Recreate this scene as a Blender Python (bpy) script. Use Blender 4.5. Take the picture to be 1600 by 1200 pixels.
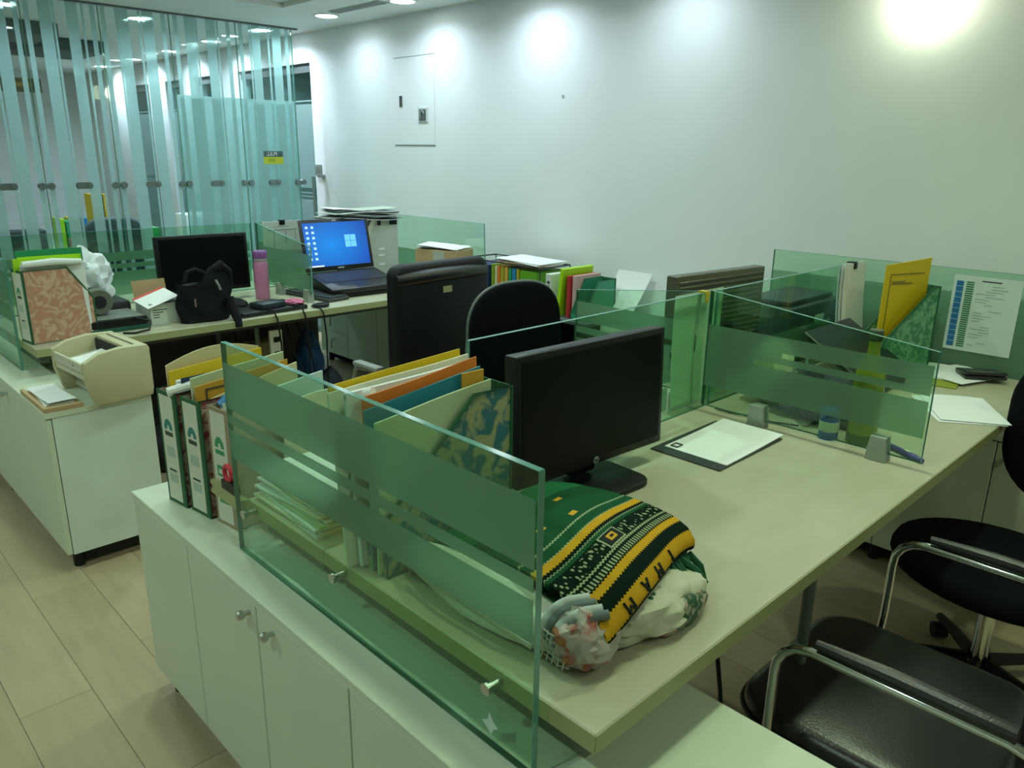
import bpy, bmesh, math, random
from mathutils import Vector, Matrix
random.seed(7)
PI = math.pi
scene = bpy.context.scene
for o in list(bpy.data.objects): bpy.data.objects.remove(o)
COL = scene.collection

# ------------------------------------------------------------------ camera
cam_d = bpy.data.cameras.new('camera'); cam_d.sensor_width = 36.0
cam_d.lens = 36.0*1208.3/1600.0; cam_d.clip_start = 0.02; cam_d.clip_end = 60
cam = bpy.data.objects.new('camera', cam_d); COL.objects.link(cam)
import numpy as _np
def _cam_rot():
    c = _np.array([800., 600.]); v1 = _np.array([-430., 220.])-c; v2 = _np.array([2093., 257.])-c
    f = math.sqrt(-(v1@v2))
    d1 = _np.array([v1[0], -v1[1], -f]); d1 /= _np.linalg.norm(d1)
    d2 = _np.array([v2[0], -v2[1], -f]); d2 /= _np.linalg.norm(d2)
    X = -d1; Y = d2-(d2@X)*X; Y /= _np.linalg.norm(Y); Z = _np.cross(X, Y)
    return Matrix([list(X), list(Y), list(Z)])
cam.matrix_world = Matrix.Translation((0, 0, 1.578)) @ _cam_rot().to_4x4()
scene.camera = cam
# ------------------------------------------------------------------ world, exposure
w = bpy.data.worlds.new('world'); scene.world = w; w.use_nodes = True
w.node_tree.nodes['Background'].inputs[0].default_value = (0.6, 0.75, 0.72, 1)
w.node_tree.nodes['Background'].inputs[1].default_value = 0.05
vs = scene.view_settings
vs.view_transform = 'Standard'; vs.look = 'None'; vs.gamma = 1.0; vs.use_curve_mapping = False
vs.exposure = 0.08
# lamp colours and powers (watts), used by the lamp builders below
COOL = (0.73, 0.89, 1.0); WARM = (0.80, 1.0, 0.62); ROOMC = (0.74, 1.0, 0.83)
P_WALL, P_ROOM, P_BACK, P_NEAR = 3.1, 9.5, 11.0, 8.5
FZ = -0.05      # floor level (desk tops are at 0.75)
CZ = 2.50       # ceiling level
WY = 3.60       # long wall
GX = -6.05      # glass partition

# ------------------------------------------------------------------ materials
MATS = {}
def nt(name):
    m = bpy.data.materials.new(name); m.use_nodes = True
    return m, m.node_tree, m.node_tree.nodes, m.node_tree.links
def mat(name, col, rough=0.5, metal=0.0, var=0.0, scale=20.0, bump=0.0, bscale=80.0, spec=0.5, stretch=None, col2=None, emit=0.0, coat=0.0):
    if name in MATS: return MATS[name]
    m, t, N, L = nt(name); b = N['Principled BSDF']
    b.inputs['Base Color'].default_value = (*col, 1); b.inputs['Roughness'].default_value = rough
    b.inputs['Metallic'].default_value = metal; b.inputs['Specular IOR Level'].default_value = spec
    b.inputs['Coat Weight'].default_value = coat
    if emit:
        b.inputs['Emission Color'].default_value = (*col, 1); b.inputs['Emission Strength'].default_value = emit
    if var or bump:
        tc = N.new('ShaderNodeTexCoord'); mp = N.new('ShaderNodeMapping')
        L.new(tc.outputs['Object'], mp.inputs['Vector'])
        if stretch: mp.inputs['Scale'].default_value = stretch
        if var:
            n = N.new('ShaderNodeTexNoise'); n.inputs['Scale'].default_value = scale; n.inputs['Detail'].default_value = 6
            L.new(mp.outputs[0], n.inputs['Vector'])
            r = N.new('ShaderNodeMapRange'); r.inputs['From Min'].default_value = 0.3; r.inputs['From Max'].default_value = 0.7
            L.new(n.outputs['Fac'], r.inputs['Value'])
            mx = N.new('ShaderNodeMix'); mx.data_type = 'RGBA'
            c2 = col2 if col2 else tuple(max(0, c*(1-var)) for c in col)
            mx.inputs['A'].default_value = (*col, 1); mx.inputs['B'].default_value = (*c2, 1)
            L.new(r.outputs['Result'], mx.inputs['Factor']); L.new(mx.outputs['Result'], b.inputs['Base Color'])
        if bump:
            n2 = N.new('ShaderNodeTexNoise'); n2.inputs['Scale'].default_value = bscale; n2.inputs['Detail'].default_value = 4
            L.new(mp.outputs[0], n2.inputs['Vector'])
            bp = N.new('ShaderNodeBump'); bp.inputs['Strength'].default_value = bump; bp.inputs['Distance'].default_value = 0.01
            L.new(n2.outputs['Fac'], bp.inputs['Height']); L.new(bp.outputs[0], b.inputs['Normal'])
    MATS[name] = m; return m

def glass_mat(name, tint, refl=1.0):
    m, t, N, L = nt(name); N.remove(N['Principled BSDF']); out = N['Material Output']
    tr = N.new('ShaderNodeBsdfTransparent'); tr.inputs[0].default_value = (*tint, 1)
    gl = N.new('ShaderNodeBsdfGlossy'); gl.inputs['Roughness'].default_value = 0.02; gl.inputs['Color'].default_value = (0.9, 1, 0.97, 1)
    fr = N.new('ShaderNodeLayerWeight'); fr.inputs['Blend'].default_value = 0.5      # Schlick: 0.04 + 0.96 (1-cos)^5
    pw = N.new('ShaderNodeMath'); pw.operation = 'POWER'; pw.inputs[1].default_value = 5.0
    L.new(fr.outputs['Facing'], pw.inputs[0])
    mul = N.new('ShaderNodeMath'); mul.operation = 'MULTIPLY_ADD'; mul.inputs[1].default_value = 0.9*refl; mul.inputs[2].default_value = 0.035*refl
    mul.use_clamp = True
    L.new(pw.outputs[0], mul.inputs[0])
    mx = N.new('ShaderNodeMixShader'); L.new(mul.outputs[0], mx.inputs[0]); L.new(tr.outputs[0], mx.inputs[1]); L.new(gl.outputs[0], mx.inputs[2])
    L.new(mx.outputs[0], out.inputs[0]); MATS[name] = m; return m
def frost_mat(name, tint, diff, fac_diff, rough=0.35, clear=0.25):
    # etched film: blurred see-through + a little scattered light
    m, t, N, L = nt(name); N.remove(N['Principled BSDF']); out = N['Material Output']
    tr = N.new('ShaderNodeBsdfTransparent'); tr.inputs[0].default_value = (*tint, 1)
    rf = N.new('ShaderNodeBsdfRefraction'); rf.inputs['Color'].default_value = (*tint, 1)
    rf.inputs['Roughness'].default_value = rough; rf.inputs['IOR'].default_value = 1.2
    m1 = N.new('ShaderNodeMixShader'); m1.inputs[0].default_value = clear
    L.new(rf.outputs[0], m1.inputs[1]); L.new(tr.outputs[0], m1.inputs[2])
    df = N.new('ShaderNodeBsdfDiffuse'); df.inputs[0].default_value = (*diff, 1)
    tl = N.new('ShaderNodeBsdfTranslucent'); tl.inputs[0].default_value = (*diff, 1)
    m2 = N.new('ShaderNodeMixShader'); m2.inputs[0].default_value = 0.5
    L.new(df.outputs[0], m2.inputs[1]); L.new(tl.outputs[0], m2.inputs[2])
    m3 = N.new('ShaderNodeMixShader'); m3.inputs[0].default_value = fac_diff
    L.new(m1.outputs[0], m3.inputs[1]); L.new(m2.outputs[0], m3.inputs[2])
    L.new(m3.outputs[0], out.inputs[0]); MATS[name] = m; return m

GLASS = glass_mat('desk_glass', (0.79, 0.925, 0.825))
PGLASS = glass_mat('partition_glass', (0.86, 0.935, 0.925), 1.3)
FROST = frost_mat('frosted_film', (0.74, 0.87, 0.78), (0.40, 0.57, 0.46), 0.36, 0.5, 0.03)
PFROST = frost_mat('partition_film', (0.78, 0.90, 0.89), (0.62, 0.77, 0.76), 0.50, 0.22, 0.40)
GEDGE = mat('glass_edge', (0.10, 0.30, 0.24), 0.12, spec=0.9)
WALL = mat('wall_paint', (0.79, 0.82, 0.84), 0.75, var=0.03, scale=3)
CEIL = mat('ceiling_paint', (0.72, 0.76, 0.75), 0.8)
DESK = mat('birch_laminate', (0.47, 0.455, 0.34), 0.42, var=0.10, scale=5, stretch=(3, 0.8, 1), col2=(0.425, 0.415, 0.285))
DEDGE = mat('desk_edge_band', (0.36, 0.38, 0.18), 0.5, var=0.08, scale=8)  # shade on the desk edge and a green tint put into the colour
CAB = mat('cabinet_white', (0.62, 0.69, 0.53), 0.5, var=0.05, scale=4)
CABS = mat('cabinet_side', (0.69, 0.77, 0.67), 0.55, var=0.10, scale=6)
DARK = mat('dark_void', (0.02, 0.02, 0.02), 0.9)
BLACKP = mat('black_plastic', (0.006, 0.007, 0.007), 0.42, spec=0.3)
BLACKM = mat('black_matte', (0.015, 0.016, 0.017), 0.75, bump=0.1, bscale=300)
SCREEN = mat('screen_off', (0.002, 0.004, 0.003), 0.38, spec=0.15)
LEATHERB = mat('black_leather_matte', (0.005, 0.006, 0.007), 0.5, bump=0.08, bscale=220, spec=0.3)
LEATHER = mat('black_leather', (0.014, 0.015, 0.014), 0.30, bump=0.08, bscale=220, spec=0.75)
FABRIC = mat('black_fabric', (0.005, 0.006, 0.007), 0.95, spec=0.1, bump=0.4, bscale=500)
CHROME = mat('chrome', (0.75, 0.78, 0.76), 0.12, 1.0)
STEEL = mat('brushed_steel', (0.55, 0.57, 0.54), 0.3, 1.0)
GREYM = mat('grey_metal', (0.30, 0.33, 0.31), 0.45, 0.6)
CLAMP = mat('clamp_grey', (0.34, 0.38, 0.34), 0.45, 0.3)
PAPER = mat('paper_white', (0.80, 0.83, 0.83), 0.8)
PAPERO = mat('paper_cream', (0.72, 0.72, 0.58), 0.8)
CARD = mat('cardboard', (0.48, 0.34, 0.18), 0.8, var=0.1, scale=15)
GREENB = mat('binding_green', (0.015, 0.11, 0.045), 0.6)
SPINE = mat('spine_white', (0.68, 0.70, 0.58), 0.6, var=0.08, scale=25)
INK = mat('print_green', (0.05, 0.30, 0.12), 0.7)
INKD = mat('print_dark', (0.05, 0.07, 0.06), 0.7)
INKT = mat('print_teal', (0.03, 0.22, 0.20), 0.7)
YELLOW = mat('folder_yellow', (0.72, 0.50, 0.01), 0.55)
ORANGE = mat('folder_orange', (0.75, 0.20, 0.02), 0.6)
MUSTARD = mat('folder_mustard', (0.60, 0.32, 0.03), 0.6)
LIME = mat('folder_lime', (0.38, 0.68, 0.01), 0.45)
TEALF = mat('folder_teal', (0.02, 0.22, 0.30), 0.55)
MANILA = mat('folder_manila', (0.66, 0.58, 0.34), 0.7)
PALEG = mat('folder_palegreen', (0.50, 0.60, 0.38), 0.7)
NAVY = mat('folder_navy', (0.015, 0.03, 0.11), 0.5)
GREENF = mat('folder_green', (0.02, 0.30, 0.12), 0.5)
BLUEF = mat('folder_blue', (0.02, 0.20, 0.42), 0.5)
REDF = mat('folder_red', (0.45, 0.03, 0.04), 0.5)

# ------------------------------------------------------------------ mesh builder
class B:
    def __init__(s): s.bm = bmesh.new(); s.mi = 0
    def _tag(s, faces):
        for f in faces: f.material_index = s.mi
    def box(s, a, b, bev=0.0, seg=2, rot=None, piv=None):
        r = bmesh.ops.create_cube(s.bm, size=1.0); vs_ = r['verts']
        a = Vector(a); b = Vector(b); c = (a+b)/2; d = b-a
        for v in vs_: v.co = Vector((c.x+v.co.x*d.x, c.y+v.co.y*d.y, c.z+v.co.z*d.z))
        fs = list({f for v in vs_ for f in v.link_faces}); es = list({e for v in vs_ for e in v.link_edges})
        if bev > 0:
            n0 = set(s.bm.verts) - set(vs_)
            bmesh.ops.bevel(s.bm, geom=es, offset=bev, segments=seg, affect='EDGES', profile=0.5)
            vs_ = [v for v in s.bm.verts if v not in n0]; fs = list({f for v in vs_ for f in v.link_faces})
        if rot is not None:
            p = Vector(piv) if piv is not None else c
            for v in vs_: v.co = p + rot @ (v.co-p)
        s._tag(fs); return s
    def prism(s, poly, axis, a0, a1, bev=0.0):
        def P(u, v, t): return {'x': (t, u, v), 'y': (u, t, v), 'z': (u, v, t)}[axis]
        v0 = [s.bm.verts.new(P(u, v, a0)) for u, v in poly]; v1 = [s.bm.verts.new(P(u, v, a1)) for u, v in poly]
        n = len(poly); fs = [s.bm.faces.new(v0), s.bm.faces.new(v1)]
        for i in range(n): fs.append(s.bm.faces.new((v0[i], v0[(i+1) % n], v1[(i+1) % n], v1[i])))
        bmesh.ops.recalc_face_normals(s.bm, faces=fs)
        if bev > 0:
            es = [e for e in fs[0].edges]+[e for e in fs[1].edges]
            r = bmesh.ops.bevel(s.bm, geom=es, offset=bev, segments=2, affect='EDGES', profile=0.5)
            fs = [f for f in fs if f.is_valid]+[f for f in r['faces'] if f.is_valid]
        s._tag(fs); return s
    def tube(s, pts, r, seg=10, caps=True, closed=False):
        pts = [Vector(p) for p in pts]; n = len(pts); rings = []
        rr = r if isinstance(r, (list, tuple)) else [r]*n
        up = None
        for i, p in enumerate(pts):
            if closed: d = pts[(i+1) % n]-pts[i-1]
            else: d = pts[min(i+1, n-1)]-pts[max(i-1, 0)]
            d.normalize()
            if up is None:
                up = Vector((0, 0, 1)) if abs(d.z) < 0.9 else Vector((1, 0, 0))
            sx = d.cross(up)
            if sx.length < 1e-4: sx = d.cross(Vector((0.3, 1, 0.2)))
            sx.normalize(); u2 = sx.cross(d).normalized(); up = u2
            rings.append([s.bm.verts.new(p+(sx*math.cos(2*PI*k/seg)+u2*math.sin(2*PI*k/seg))*rr[i]) for k in range(seg)])
        fs = []
        for i in range(n if closed else n-1):
            A = rings[i]; C = rings[(i+1) % n]
            for k in range(seg): fs.append(s.bm.faces.new((A[k], A[(k+1) % seg], C[(k+1) % seg], C[k])))
        if caps and not closed: fs.append(s.bm.faces.new(rings[0][::-1])); fs.append(s.bm.faces.new(rings[-1]))
        s._tag(fs); return s
    def cyl(s, p0, p1, r, r2=None, seg=20): return s.tube([p0, p1], [r, r if r2 is None else r2], seg)
    def lathe(s, prof, c=(0, 0, 0), seg=24, M=None):
        rings = []
        for r, z in prof:
            rings.append([s.bm.verts.new((r*math.cos(2*PI*k/seg), r*math.sin(2*PI*k/seg), z)) for k in range(seg)])
        fs = []
        for A, C in zip(rings, rings[1:]):
            for k in range(seg): fs.append(s.bm.faces.new((A[k], A[(k+1) % seg], C[(k+1) % seg], C[k])))
        fs.append(s.bm.faces.new(rings[0][::-1])); fs.append(s.bm.faces.new(rings[-1]))
        for R in rings:
            for v in R:
                if M is not None: v.co = M @ v.co
                v.co += Vector(c)
        s._tag(fs); return s
    def grid(s, fn, nu, nv, thick=0.0, uv=False):
        # fn(u,v)->point ; sheet with optional thickness
        V = [[s.bm.verts.new(fn(i/nu, j/nv)) for j in range(nv+1)] for i in range(nu+1)]
        fs = [s.bm.faces.new((V[i][j], V[i+1][j], V[i+1][j+1], V[i][j+1])) for i in range(nu) for j in range(nv)]
        if uv:
            lay = s.bm.loops.layers.uv.verify(); idx = {V[i][j]: (i/nu, j/nv) for i in range(nu+1) for j in range(nv+1)}
            for f in fs:
                for l in f.loops: l[lay].uv = idx[l.vert]
        if thick:
            for f in fs: f.normal_update()
            r = bmesh.ops.solidify(s.bm, geom=fs, thickness=thick)
            fs += [g for g in r['geom'] if isinstance(g, bmesh.types.BMFace)]
        s._tag([f for f in fs if f.is_valid]); return s
    def blob(s, c, r, amp=0.1, sub=3, freq=3.0, seed=0, flat=None):
        from mathutils import noise
        res = bmesh.ops.create_icosphere(s.bm, subdivisions=sub, radius=1.0); off = Vector((seed*3.1, seed*1.7, seed*.9))
        for v in res['verts']:
            n = v.co.normalized(); k = 1+amp*noise.noise(n*freq+off)+amp*.5*noise.noise(n*freq*2.3+off)
            v.co = Vector((c[0]+n.x*r[0]*k, c[1]+n.y*r[1]*k, c[2]+n.z*r[2]*k))
            if flat is not None and v.co.z < flat: v.co.z = flat
        s._tag(list({f for v in res['verts'] for f in v.link_faces})); return s
    def make(s, name, mats, parent=None, loc=None, rotz=0.0, smooth=True, angle=0.6):
        me = bpy.data.meshes.new(name)
        bmesh.ops.recalc_face_normals(s.bm, faces=s.bm.faces[:])
        s.bm.to_mesh(me); s.bm.free()
        if not isinstance(mats, (list, tuple)): mats = [mats]
        for m in mats: me.materials.append(m)
        if smooth and len(me.polygons):
            me.polygons.foreach_set('use_smooth', [True]*len(me.polygons)); me.set_sharp_from_angle(angle=angle)
        o = bpy.data.objects.new(name, me); COL.objects.link(o)
        if parent is not None: o.parent = parent
        if loc is not None: o.location = loc
        if rotz: o.rotation_euler = (0, 0, rotz)
        return o
def thing(name, label, cat, loc=(0, 0, 0), rotz=0.0, group=None):
    o = bpy.data.objects.new(name, None); COL.objects.link(o); o.empty_display_size = 0.05
    o.location = loc; o.rotation_euler = (0, 0, rotz); o['label'] = label; o['category'] = cat
    if group: o['group'] = group
    return o
def tag(o, label, cat, group=None):
    o['label'] = label; o['category'] = cat
    if group: o['group'] = group
    return o
def struct(o): o['kind'] = 'structure'; return o
def copy_tree(root, loc, rotz=None, label=None):
    r = root.copy(); COL.objects.link(r); r.location = loc
    if rotz is not None: r.rotation_euler = (0, 0, rotz)
    if label: r['label'] = label
    for ch in root.children:
        c = ch.copy(); COL.objects.link(c); c.parent = r
        for g in ch.children:
            d = g.copy(); COL.objects.link(d); d.parent = c
    return r
def text(name, s, size, M, material, parent, ext=0.0004, align='CENTER'):
    cu = bpy.data.curves.new(name, 'FONT'); cu.body = s; cu.size = size; cu.extrude = ext
    cu.align_x = align; cu.align_y = 'CENTER'; cu.resolution_u = 3
    t = bpy.data.objects.new(name+'_tmp', cu); COL.objects.link(t)
    bpy.context.view_layer.update()
    me = bpy.data.meshes.new_from_object(t.evaluated_get(bpy.context.evaluated_depsgraph_get()))
    bpy.data.objects.remove(t); me.name = name
    me.materials.clear(); me.materials.append(material)
    o = bpy.data.objects.new(name, me); COL.objects.link(o); o.parent = parent; o.matrix_local = M
    return o
def frame(o, xd, yd):    # matrix with given text x and y directions
    x = Vector(xd).normalized(); y = Vector(yd).normalized(); z = x.cross(y)
    M = Matrix((x, y, z)).transposed().to_4x4(); M.translation = Vector(o); return M
def arc(c, r, a0, a1, n, plane='xz'):
    out = []
    for i in range(n+1):
        a = a0+(a1-a0)*i/n; u, v = r*math.cos(a), r*math.sin(a)
        out.append({'xz': (c[0]+u, c[1], c[2]+v), 'yz': (c[0], c[1]+u, c[2]+v), 'xy': (c[0]+u, c[1]+v, c[2])}[plane])
    return out
def cr(pts, n=5):
    P = [Vector(p) for p in pts]; P = [P[0]*2-P[1]]+P+[P[-1]*2-P[-2]]; out = []
    for i in range(1, len(P)-2):
        a, b, c, d = P[i-1:i+3]
        for k in range(n):
            t = k/n; out.append(0.5*((2*b)+(c-a)*t+(2*a-5*b+4*c-d)*t*t+(3*b-a-3*c+d)*t**3))
    out.append(P[-2]); return out
def rrect(w, h, r, n=5, x0=0, y0=0):
    pts = []
    for cx, cy, a in ((w/2-r, h/2-r, 0), (-w/2+r, h/2-r, PI/2), (-w/2+r, -h/2+r, PI), (w/2-r, -h/2+r, 1.5*PI)):
        for i in range(n+1): t = a+PI/2*i/n; pts.append((x0+cx+r*math.cos(t), y0+cy+r*math.sin(t)))
    return pts

# ================================================================== STRUCTURE
def slab(name, a, b, m): return struct(B().box(a, b).make(name, m, smooth=False))
fl = slab('floor', (-12.4, -3.0, FZ-0.12), (3.0, 5.2, FZ-0.004), mat('floor_joint', (0.35, 0.28, 0.18), 0.6))
PLK = []
for i, c in enumerate([(0.44, 0.35, 0.22), (0.42, 0.335, 0.21), (0.455, 0.365, 0.235), (0.41, 0.325, 0.20)]):
    PLK.append(mat('oak_plank_%d' % i, c, 0.32, var=0.14, scale=4, stretch=(0.7, 7, 1), bump=0.03, bscale=30))
pm = []
for k in range(4):
    me_o = B().box((0, 0, -0.008), (1.2188, 0.1988, 0), 0.0008, 1).make('plank', PLK[k], fl)
    pm.append(me_o.data); bpy.data.objects.remove(me_o)
n = 0
for r in range(24):
    y = -1.1+r*0.2; x = -6.1+((r*0.437) % 1.0)*1.22-1.22
    while x < 0.9:
        if x+1.22 > -6.0:
            p = bpy.data.objects.new('plank', pm[(r*5+n*3+r//2) % 4]); COL.objects.link(p); p.parent = fl; p.location = (x, y, FZ); n += 1
        x += 1.22
# ceiling: lower margin along the wall and partition, tray recess in the middle
ce = struct(B().box((-12.4, 2.90, CZ), (3.0, 5.2, CZ+0.1)).box((-12.4, -3.0, CZ), (-5.25, 2.90, CZ+0.1))
            .box((-5.25, 2.86, CZ+0.1), (3.0, 2.96, CZ+0.24)).box((-5.31, -3, CZ+0.1), (-5.21, 2.90, CZ+0.24))
            .box((-5.25, -3.0, CZ+0.2), (3.0, 2.90, CZ+0.3)).make('ceiling', CEIL, smooth=False))
B().box((-5.25, 2.82, CZ+0.03), (3.0, 2.90, CZ+0.06)).box((-5.25, -3, CZ+0.03), (-5.17, 2.82, CZ+0.06)).make('cove_moulding', CEIL, ce, smooth=False)
# long wall with door openings beyond the glass partition
wl = B()
wl.box((-6.13, WY, FZ), (3.0, WY+0.12, CZ+0.3))
wl.box((-12.4, WY, 2.27), (-6.13, WY+0.12, CZ+0.3))
for a, b in ((-12.4, -10.36), (-9.70, -9.21), (-8.74, -8.41), (-8.03, -7.45)): wl.box((a, WY, FZ), (b, WY+0.12, 2.27))
wl = struct(wl.make('wall_back', WALL, smooth=False))
slab('wall_right', (3.0, -3.0, FZ), (3.12, 5.2, CZ+0.3), WALL)
slab('wall_front', (-12.4, -3.12, FZ), (3.0, -3.0, CZ+0.3), WALL)
slab('wall_left', (-12.4, -3.0, FZ), (-12.2, 5.2, CZ+0.1), WALL)
slab('wall_corridor', (-12.4, 5.0, FZ), (3.0, 5.2, CZ+0.1), mat('corridor_wall', (0.55, 0.62, 0.60), 0.8))
struct(B().box((-6.02, WY-0.012, FZ), (3.0, WY, FZ+0.08), 0.003).make('baseboard_back', mat('skirting', (0.6, 0.62, 0.55), 0.5), smooth=False))
# glazed doors in the wall behind the partition
DGL = glass_mat('corridor_door_glass', (0.55, 0.72, 0.70), 1.2)
for i, (a, b) in enumerate(((-10.36, -9.70), (-9.21, -8.74), (-8.41, -8.03), (-7.45, -6.13))):
    d = struct(B().box((a+0.02, WY+0.05, FZ), (b-0.02, WY+0.062, 2.25)).make('door_%d' % (i+1), DGL, smooth=False))
    B().box((a, WY+0.03, 2.20), (b, WY+0.09, 2.27)).make('door_header', mat('header_dark', (0.10, 0.12, 0.12), 0.4), d, smooth=False)
    for z0, z1 in ((1.25, 1.95), (0.0, 1.15)):
        B().box((a+0.02, WY+0.047, z0), (b-0.02, WY+0.0495, z1)).make('frosted_film', PFROST, d, smooth=False)
    for z0 in (1.17, 1.20, 1.97): B().box((a+0.02, WY+0.047, z0), (b-0.02, WY+0.0495, z0+0.012)).make('frosted_line', PFROST, d, smooth=False)
    B().cyl((b-0.10, WY+0.03, 1.0), (b-0.10, WY+0.03, 1.35), 0.012, seg=10).make('handle', STEEL, d)
# ------------------------------------------------------------------ glass partition
joints = [-0.39, 0.09, 0.57, 1.05, 1.50, 1.967, 2.438, 2.935, 3.40]
GFIT = mat('patch_fitting', (0.22, 0.25, 0.25), 0.35, 0.8)
pat = [(0.025, 0.055), (0.10, 0.175), (0.19, 0.205), (0.265, 0.335), (0.35, 0.365), (0.415, 0.445)]
for i in range(len(joints)-1):
    y0, y1 = joints[i], joints[i+1]
    pn = struct(B().box((GX-0.006, y0+0.003, FZ), (GX+0.006, y1-0.003, CZ)).make('window_%d' % (i+1), PGLASS, smooth=False))
    B().box((GX-0.006, y1-0.0035, FZ), (GX+0.006, y1+0.0005, CZ)).make('glass_edge', GEDGE, pn, smooth=False)
    rr = random.Random(i*13+5); flip = i % 2
    for a, b in pat:
        if flip: a, b = 0.46-b, 0.46-a
        j = rr.uniform(-0.008, 0.008)
        B().box((GX+0.0065, y0+max(0.004, a+j), FZ+0.02), (GX+0.0072, min(y1-0.004, y0+b+j), CZ-0.01)).make('frosted_stripe', PFROST, pn, smooth=False)
    # full frost in the lower half
    if i > 5: B().box((GX-0.0075, y0+0.004, FZ+0.02), (GX-0.0068, y1-0.004, 1.22 if i < 6 else 1.95)).make('frosted_band', frost_mat('pfrost_low', (0.80, 0.92, 0.90), (0.56, 0.74, 0.72), 0.40, 0.15, 0.45) if 'pfrost_low' not in MATS else MATS['pfrost_low'], pn, smooth=False)
    f = B(); 
    for dy in (-0.028, 0.028): f.cyl((GX-0.02, y1+dy, 1.315), (GX+0.022, y1+dy, 1.315), 0.022, seg=16)
    f.make('spider_bolt', GFIT, pn)
    ym = (y0+y1)/2
    f = B(); f.prism([(u+ym, v+1.315) for u, v in rrect(0.11, 0.044, 0.0215)], 'x', GX+0.006, GX+0.014)
    f.cyl((GX+0.014, ym-0.033, 1.315), (GX+0.020, ym-0.033, 1.315), 0.018, seg=14); f.cyl((GX+0.014, ym+0.033, 1.315), (GX+0.020, ym+0.033, 1.315), 0.018, seg=14)
    f.make('clamp_plate', GFIT, pn)
struct(B().box((GX-0.02, -3.0, CZ-0.012), (GX+0.02, 3.45, CZ)).make('trim_1', mat('track_dark', (0.12, 0.14, 0.14), 0.4, 0.5), smooth=False))
# push/pull notice on the last pane (seen from its back)
st = thing('door_sticker', 'small black and yellow notice stuck on the glass partition', 'sticker', (GX+0.008, 3.17, 1.515))
B().box((0, -0.085, 0.0), (0.001, 0.085, 0.045)).make('upper_strip', mat('sticker_black', (0.05, 0.10, 0.10), 0.5), st, smooth=False)
B().box((0, -0.085, -0.055), (0.001, 0.085, 0.0)).make('lower_strip', mat('sticker_yellow', (0.50, 0.52, 0.02), 0.5), st, smooth=False)
text('lettering', 'PULL', 0.042, frame((0.0015, -0.012, 0.022), (0, -1, 0), (0, 0, 1)), PAPER, st)
B().box((0.001, -0.045, -0.04), (0.0015, 0.015, -0.012)).make('print_block', mat('sticker_olive', (0.30, 0.35, 0.02), 0.5), st, smooth=False)
# electrical hatch in the wall
ht = thing('wall_hatch', 'flush white access panel set in the long white wall', 'access panel', (-4.72, WY, 1.92))
B().box((-0.235, -0.006, -0.30), (0.235, -0.0005, 0.295), 0.002).make('panel', WALL, ht, smooth=False)
for za, zb_ in ((-0.306, -0.300), (0.297, 0.301)): B().box((-0.239, -0.003, za), (0.239, -0.0002, zb_)).make('panel_gap', mat('gap_grey', (0.22, 0.25, 0.25), 0.8), ht, smooth=False)
B().box((-0.165, -0.012, -0.035), (-0.135, -0.006, 0.04), 0.002).make('slot_handle', mat('slot_dark', (0.05, 0.06, 0.06), 0.5), ht, smooth=False)
lk = B().box((0.055, -0.014, -0.145), (0.165, -0.006, -0.045), 0.003).make('lock_plate', mat('lock_rim', (0.6, 0.64, 0.64), 0.4), ht, smooth=False)
B().box((0.072, -0.017, -0.135), (0.150, -0.014, -0.058), 0.002).make('lock_recess', mat('lock_recess', (0.12, 0.15, 0.16), 0.4, 0.3), lk, smooth=False)
B().tube(arc((0.111, -0.02, -0.085), 0.017, 0, PI, 8)+[(0.094, -0.02, -0.125)], 0.005, 8).make('lock_ring', STEEL, lk)
# steel wall stop beside the partition
ws = thing('door_lock_keeper', 'grey metal lock keeper fixed on the wall edge by the glass partition', 'lock', (-6.065, WY, 1.41))
B().box((-0.04, -0.02, -0.045), (0.04, 0, 0.045), 0.003).make('plate', GREYM, ws)
B().box((0.03, -0.05, -0.055), (0.09, 0, -0.035), 0.003).make('tongue', GREYM, ws)
# small screw hole mark
tag(B().cyl((-3.28, WY-0.004, 1.90), (-3.28, WY+0.001, 1.90), 0.009, seg=8).make('wall_plug', mat('plug', (0.35, 0.4, 0.4), 0.8), None), 'tiny grey wall plug in the middle of the bare wall', 'wall plug')

# ------------------------------------------------------------------ lamps
LAMP = mat('lamp_lens', (0.85, 1.0, 1.0), 0.4, emit=28.0)
TRIM = mat('lamp_trim', (0.75, 0.78, 0.78), 0.4)
def downlight(x, y, z, power, col, label, grp, lens=LAMP, spread=150):
    t = thing('ceiling_downlight', label, 'ceiling light', (x, y, z), group=grp)
    B().lathe([(0.092, 0.0), (0.092, -0.006), (0.078, -0.009), (0.076, 0.0)]).make('trim_ring', TRIM, t)
    B().lathe([(0.0755, -0.001), (0.0755, -0.005), (0.04, -0.008), (0.001, -0.008)]).make('lens', lens, t)
    ld = bpy.data.lights.new('downlight_lamp', 'AREA'); ld.shape = 'DISK'; ld.size = 0.14; ld.energy = power; ld.color = col; ld.spread = math.radians(spread)
    lo = bpy.data.objects.new('downlight_lamp', ld); COL.objects.link(lo); lo.parent = t; lo.location = (0, 0, -0.012)
    return t
downlight(-5.28, 3.26, CZ, P_WALL, COOL, 'lit round downlight in the ceiling beside the air grille', 'downlights along the long wall')
downlight(-4.40, 3.28, CZ, P_WALL*1.2, COOL, 'lit round downlight cut by the top edge above the wall hatch', 'downlights along the long wall')
for x, l in ((-3.42, 'ceiling downlight lighting the bare wall right of the hatch'), (-2.40, 'dim ceiling downlight over the wall above the file rack')): downlight(x, 3.28, CZ, P_WALL*(1.2 if x < -3 else 0.6), COOL, l, 'downlights along the long wall')
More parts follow.
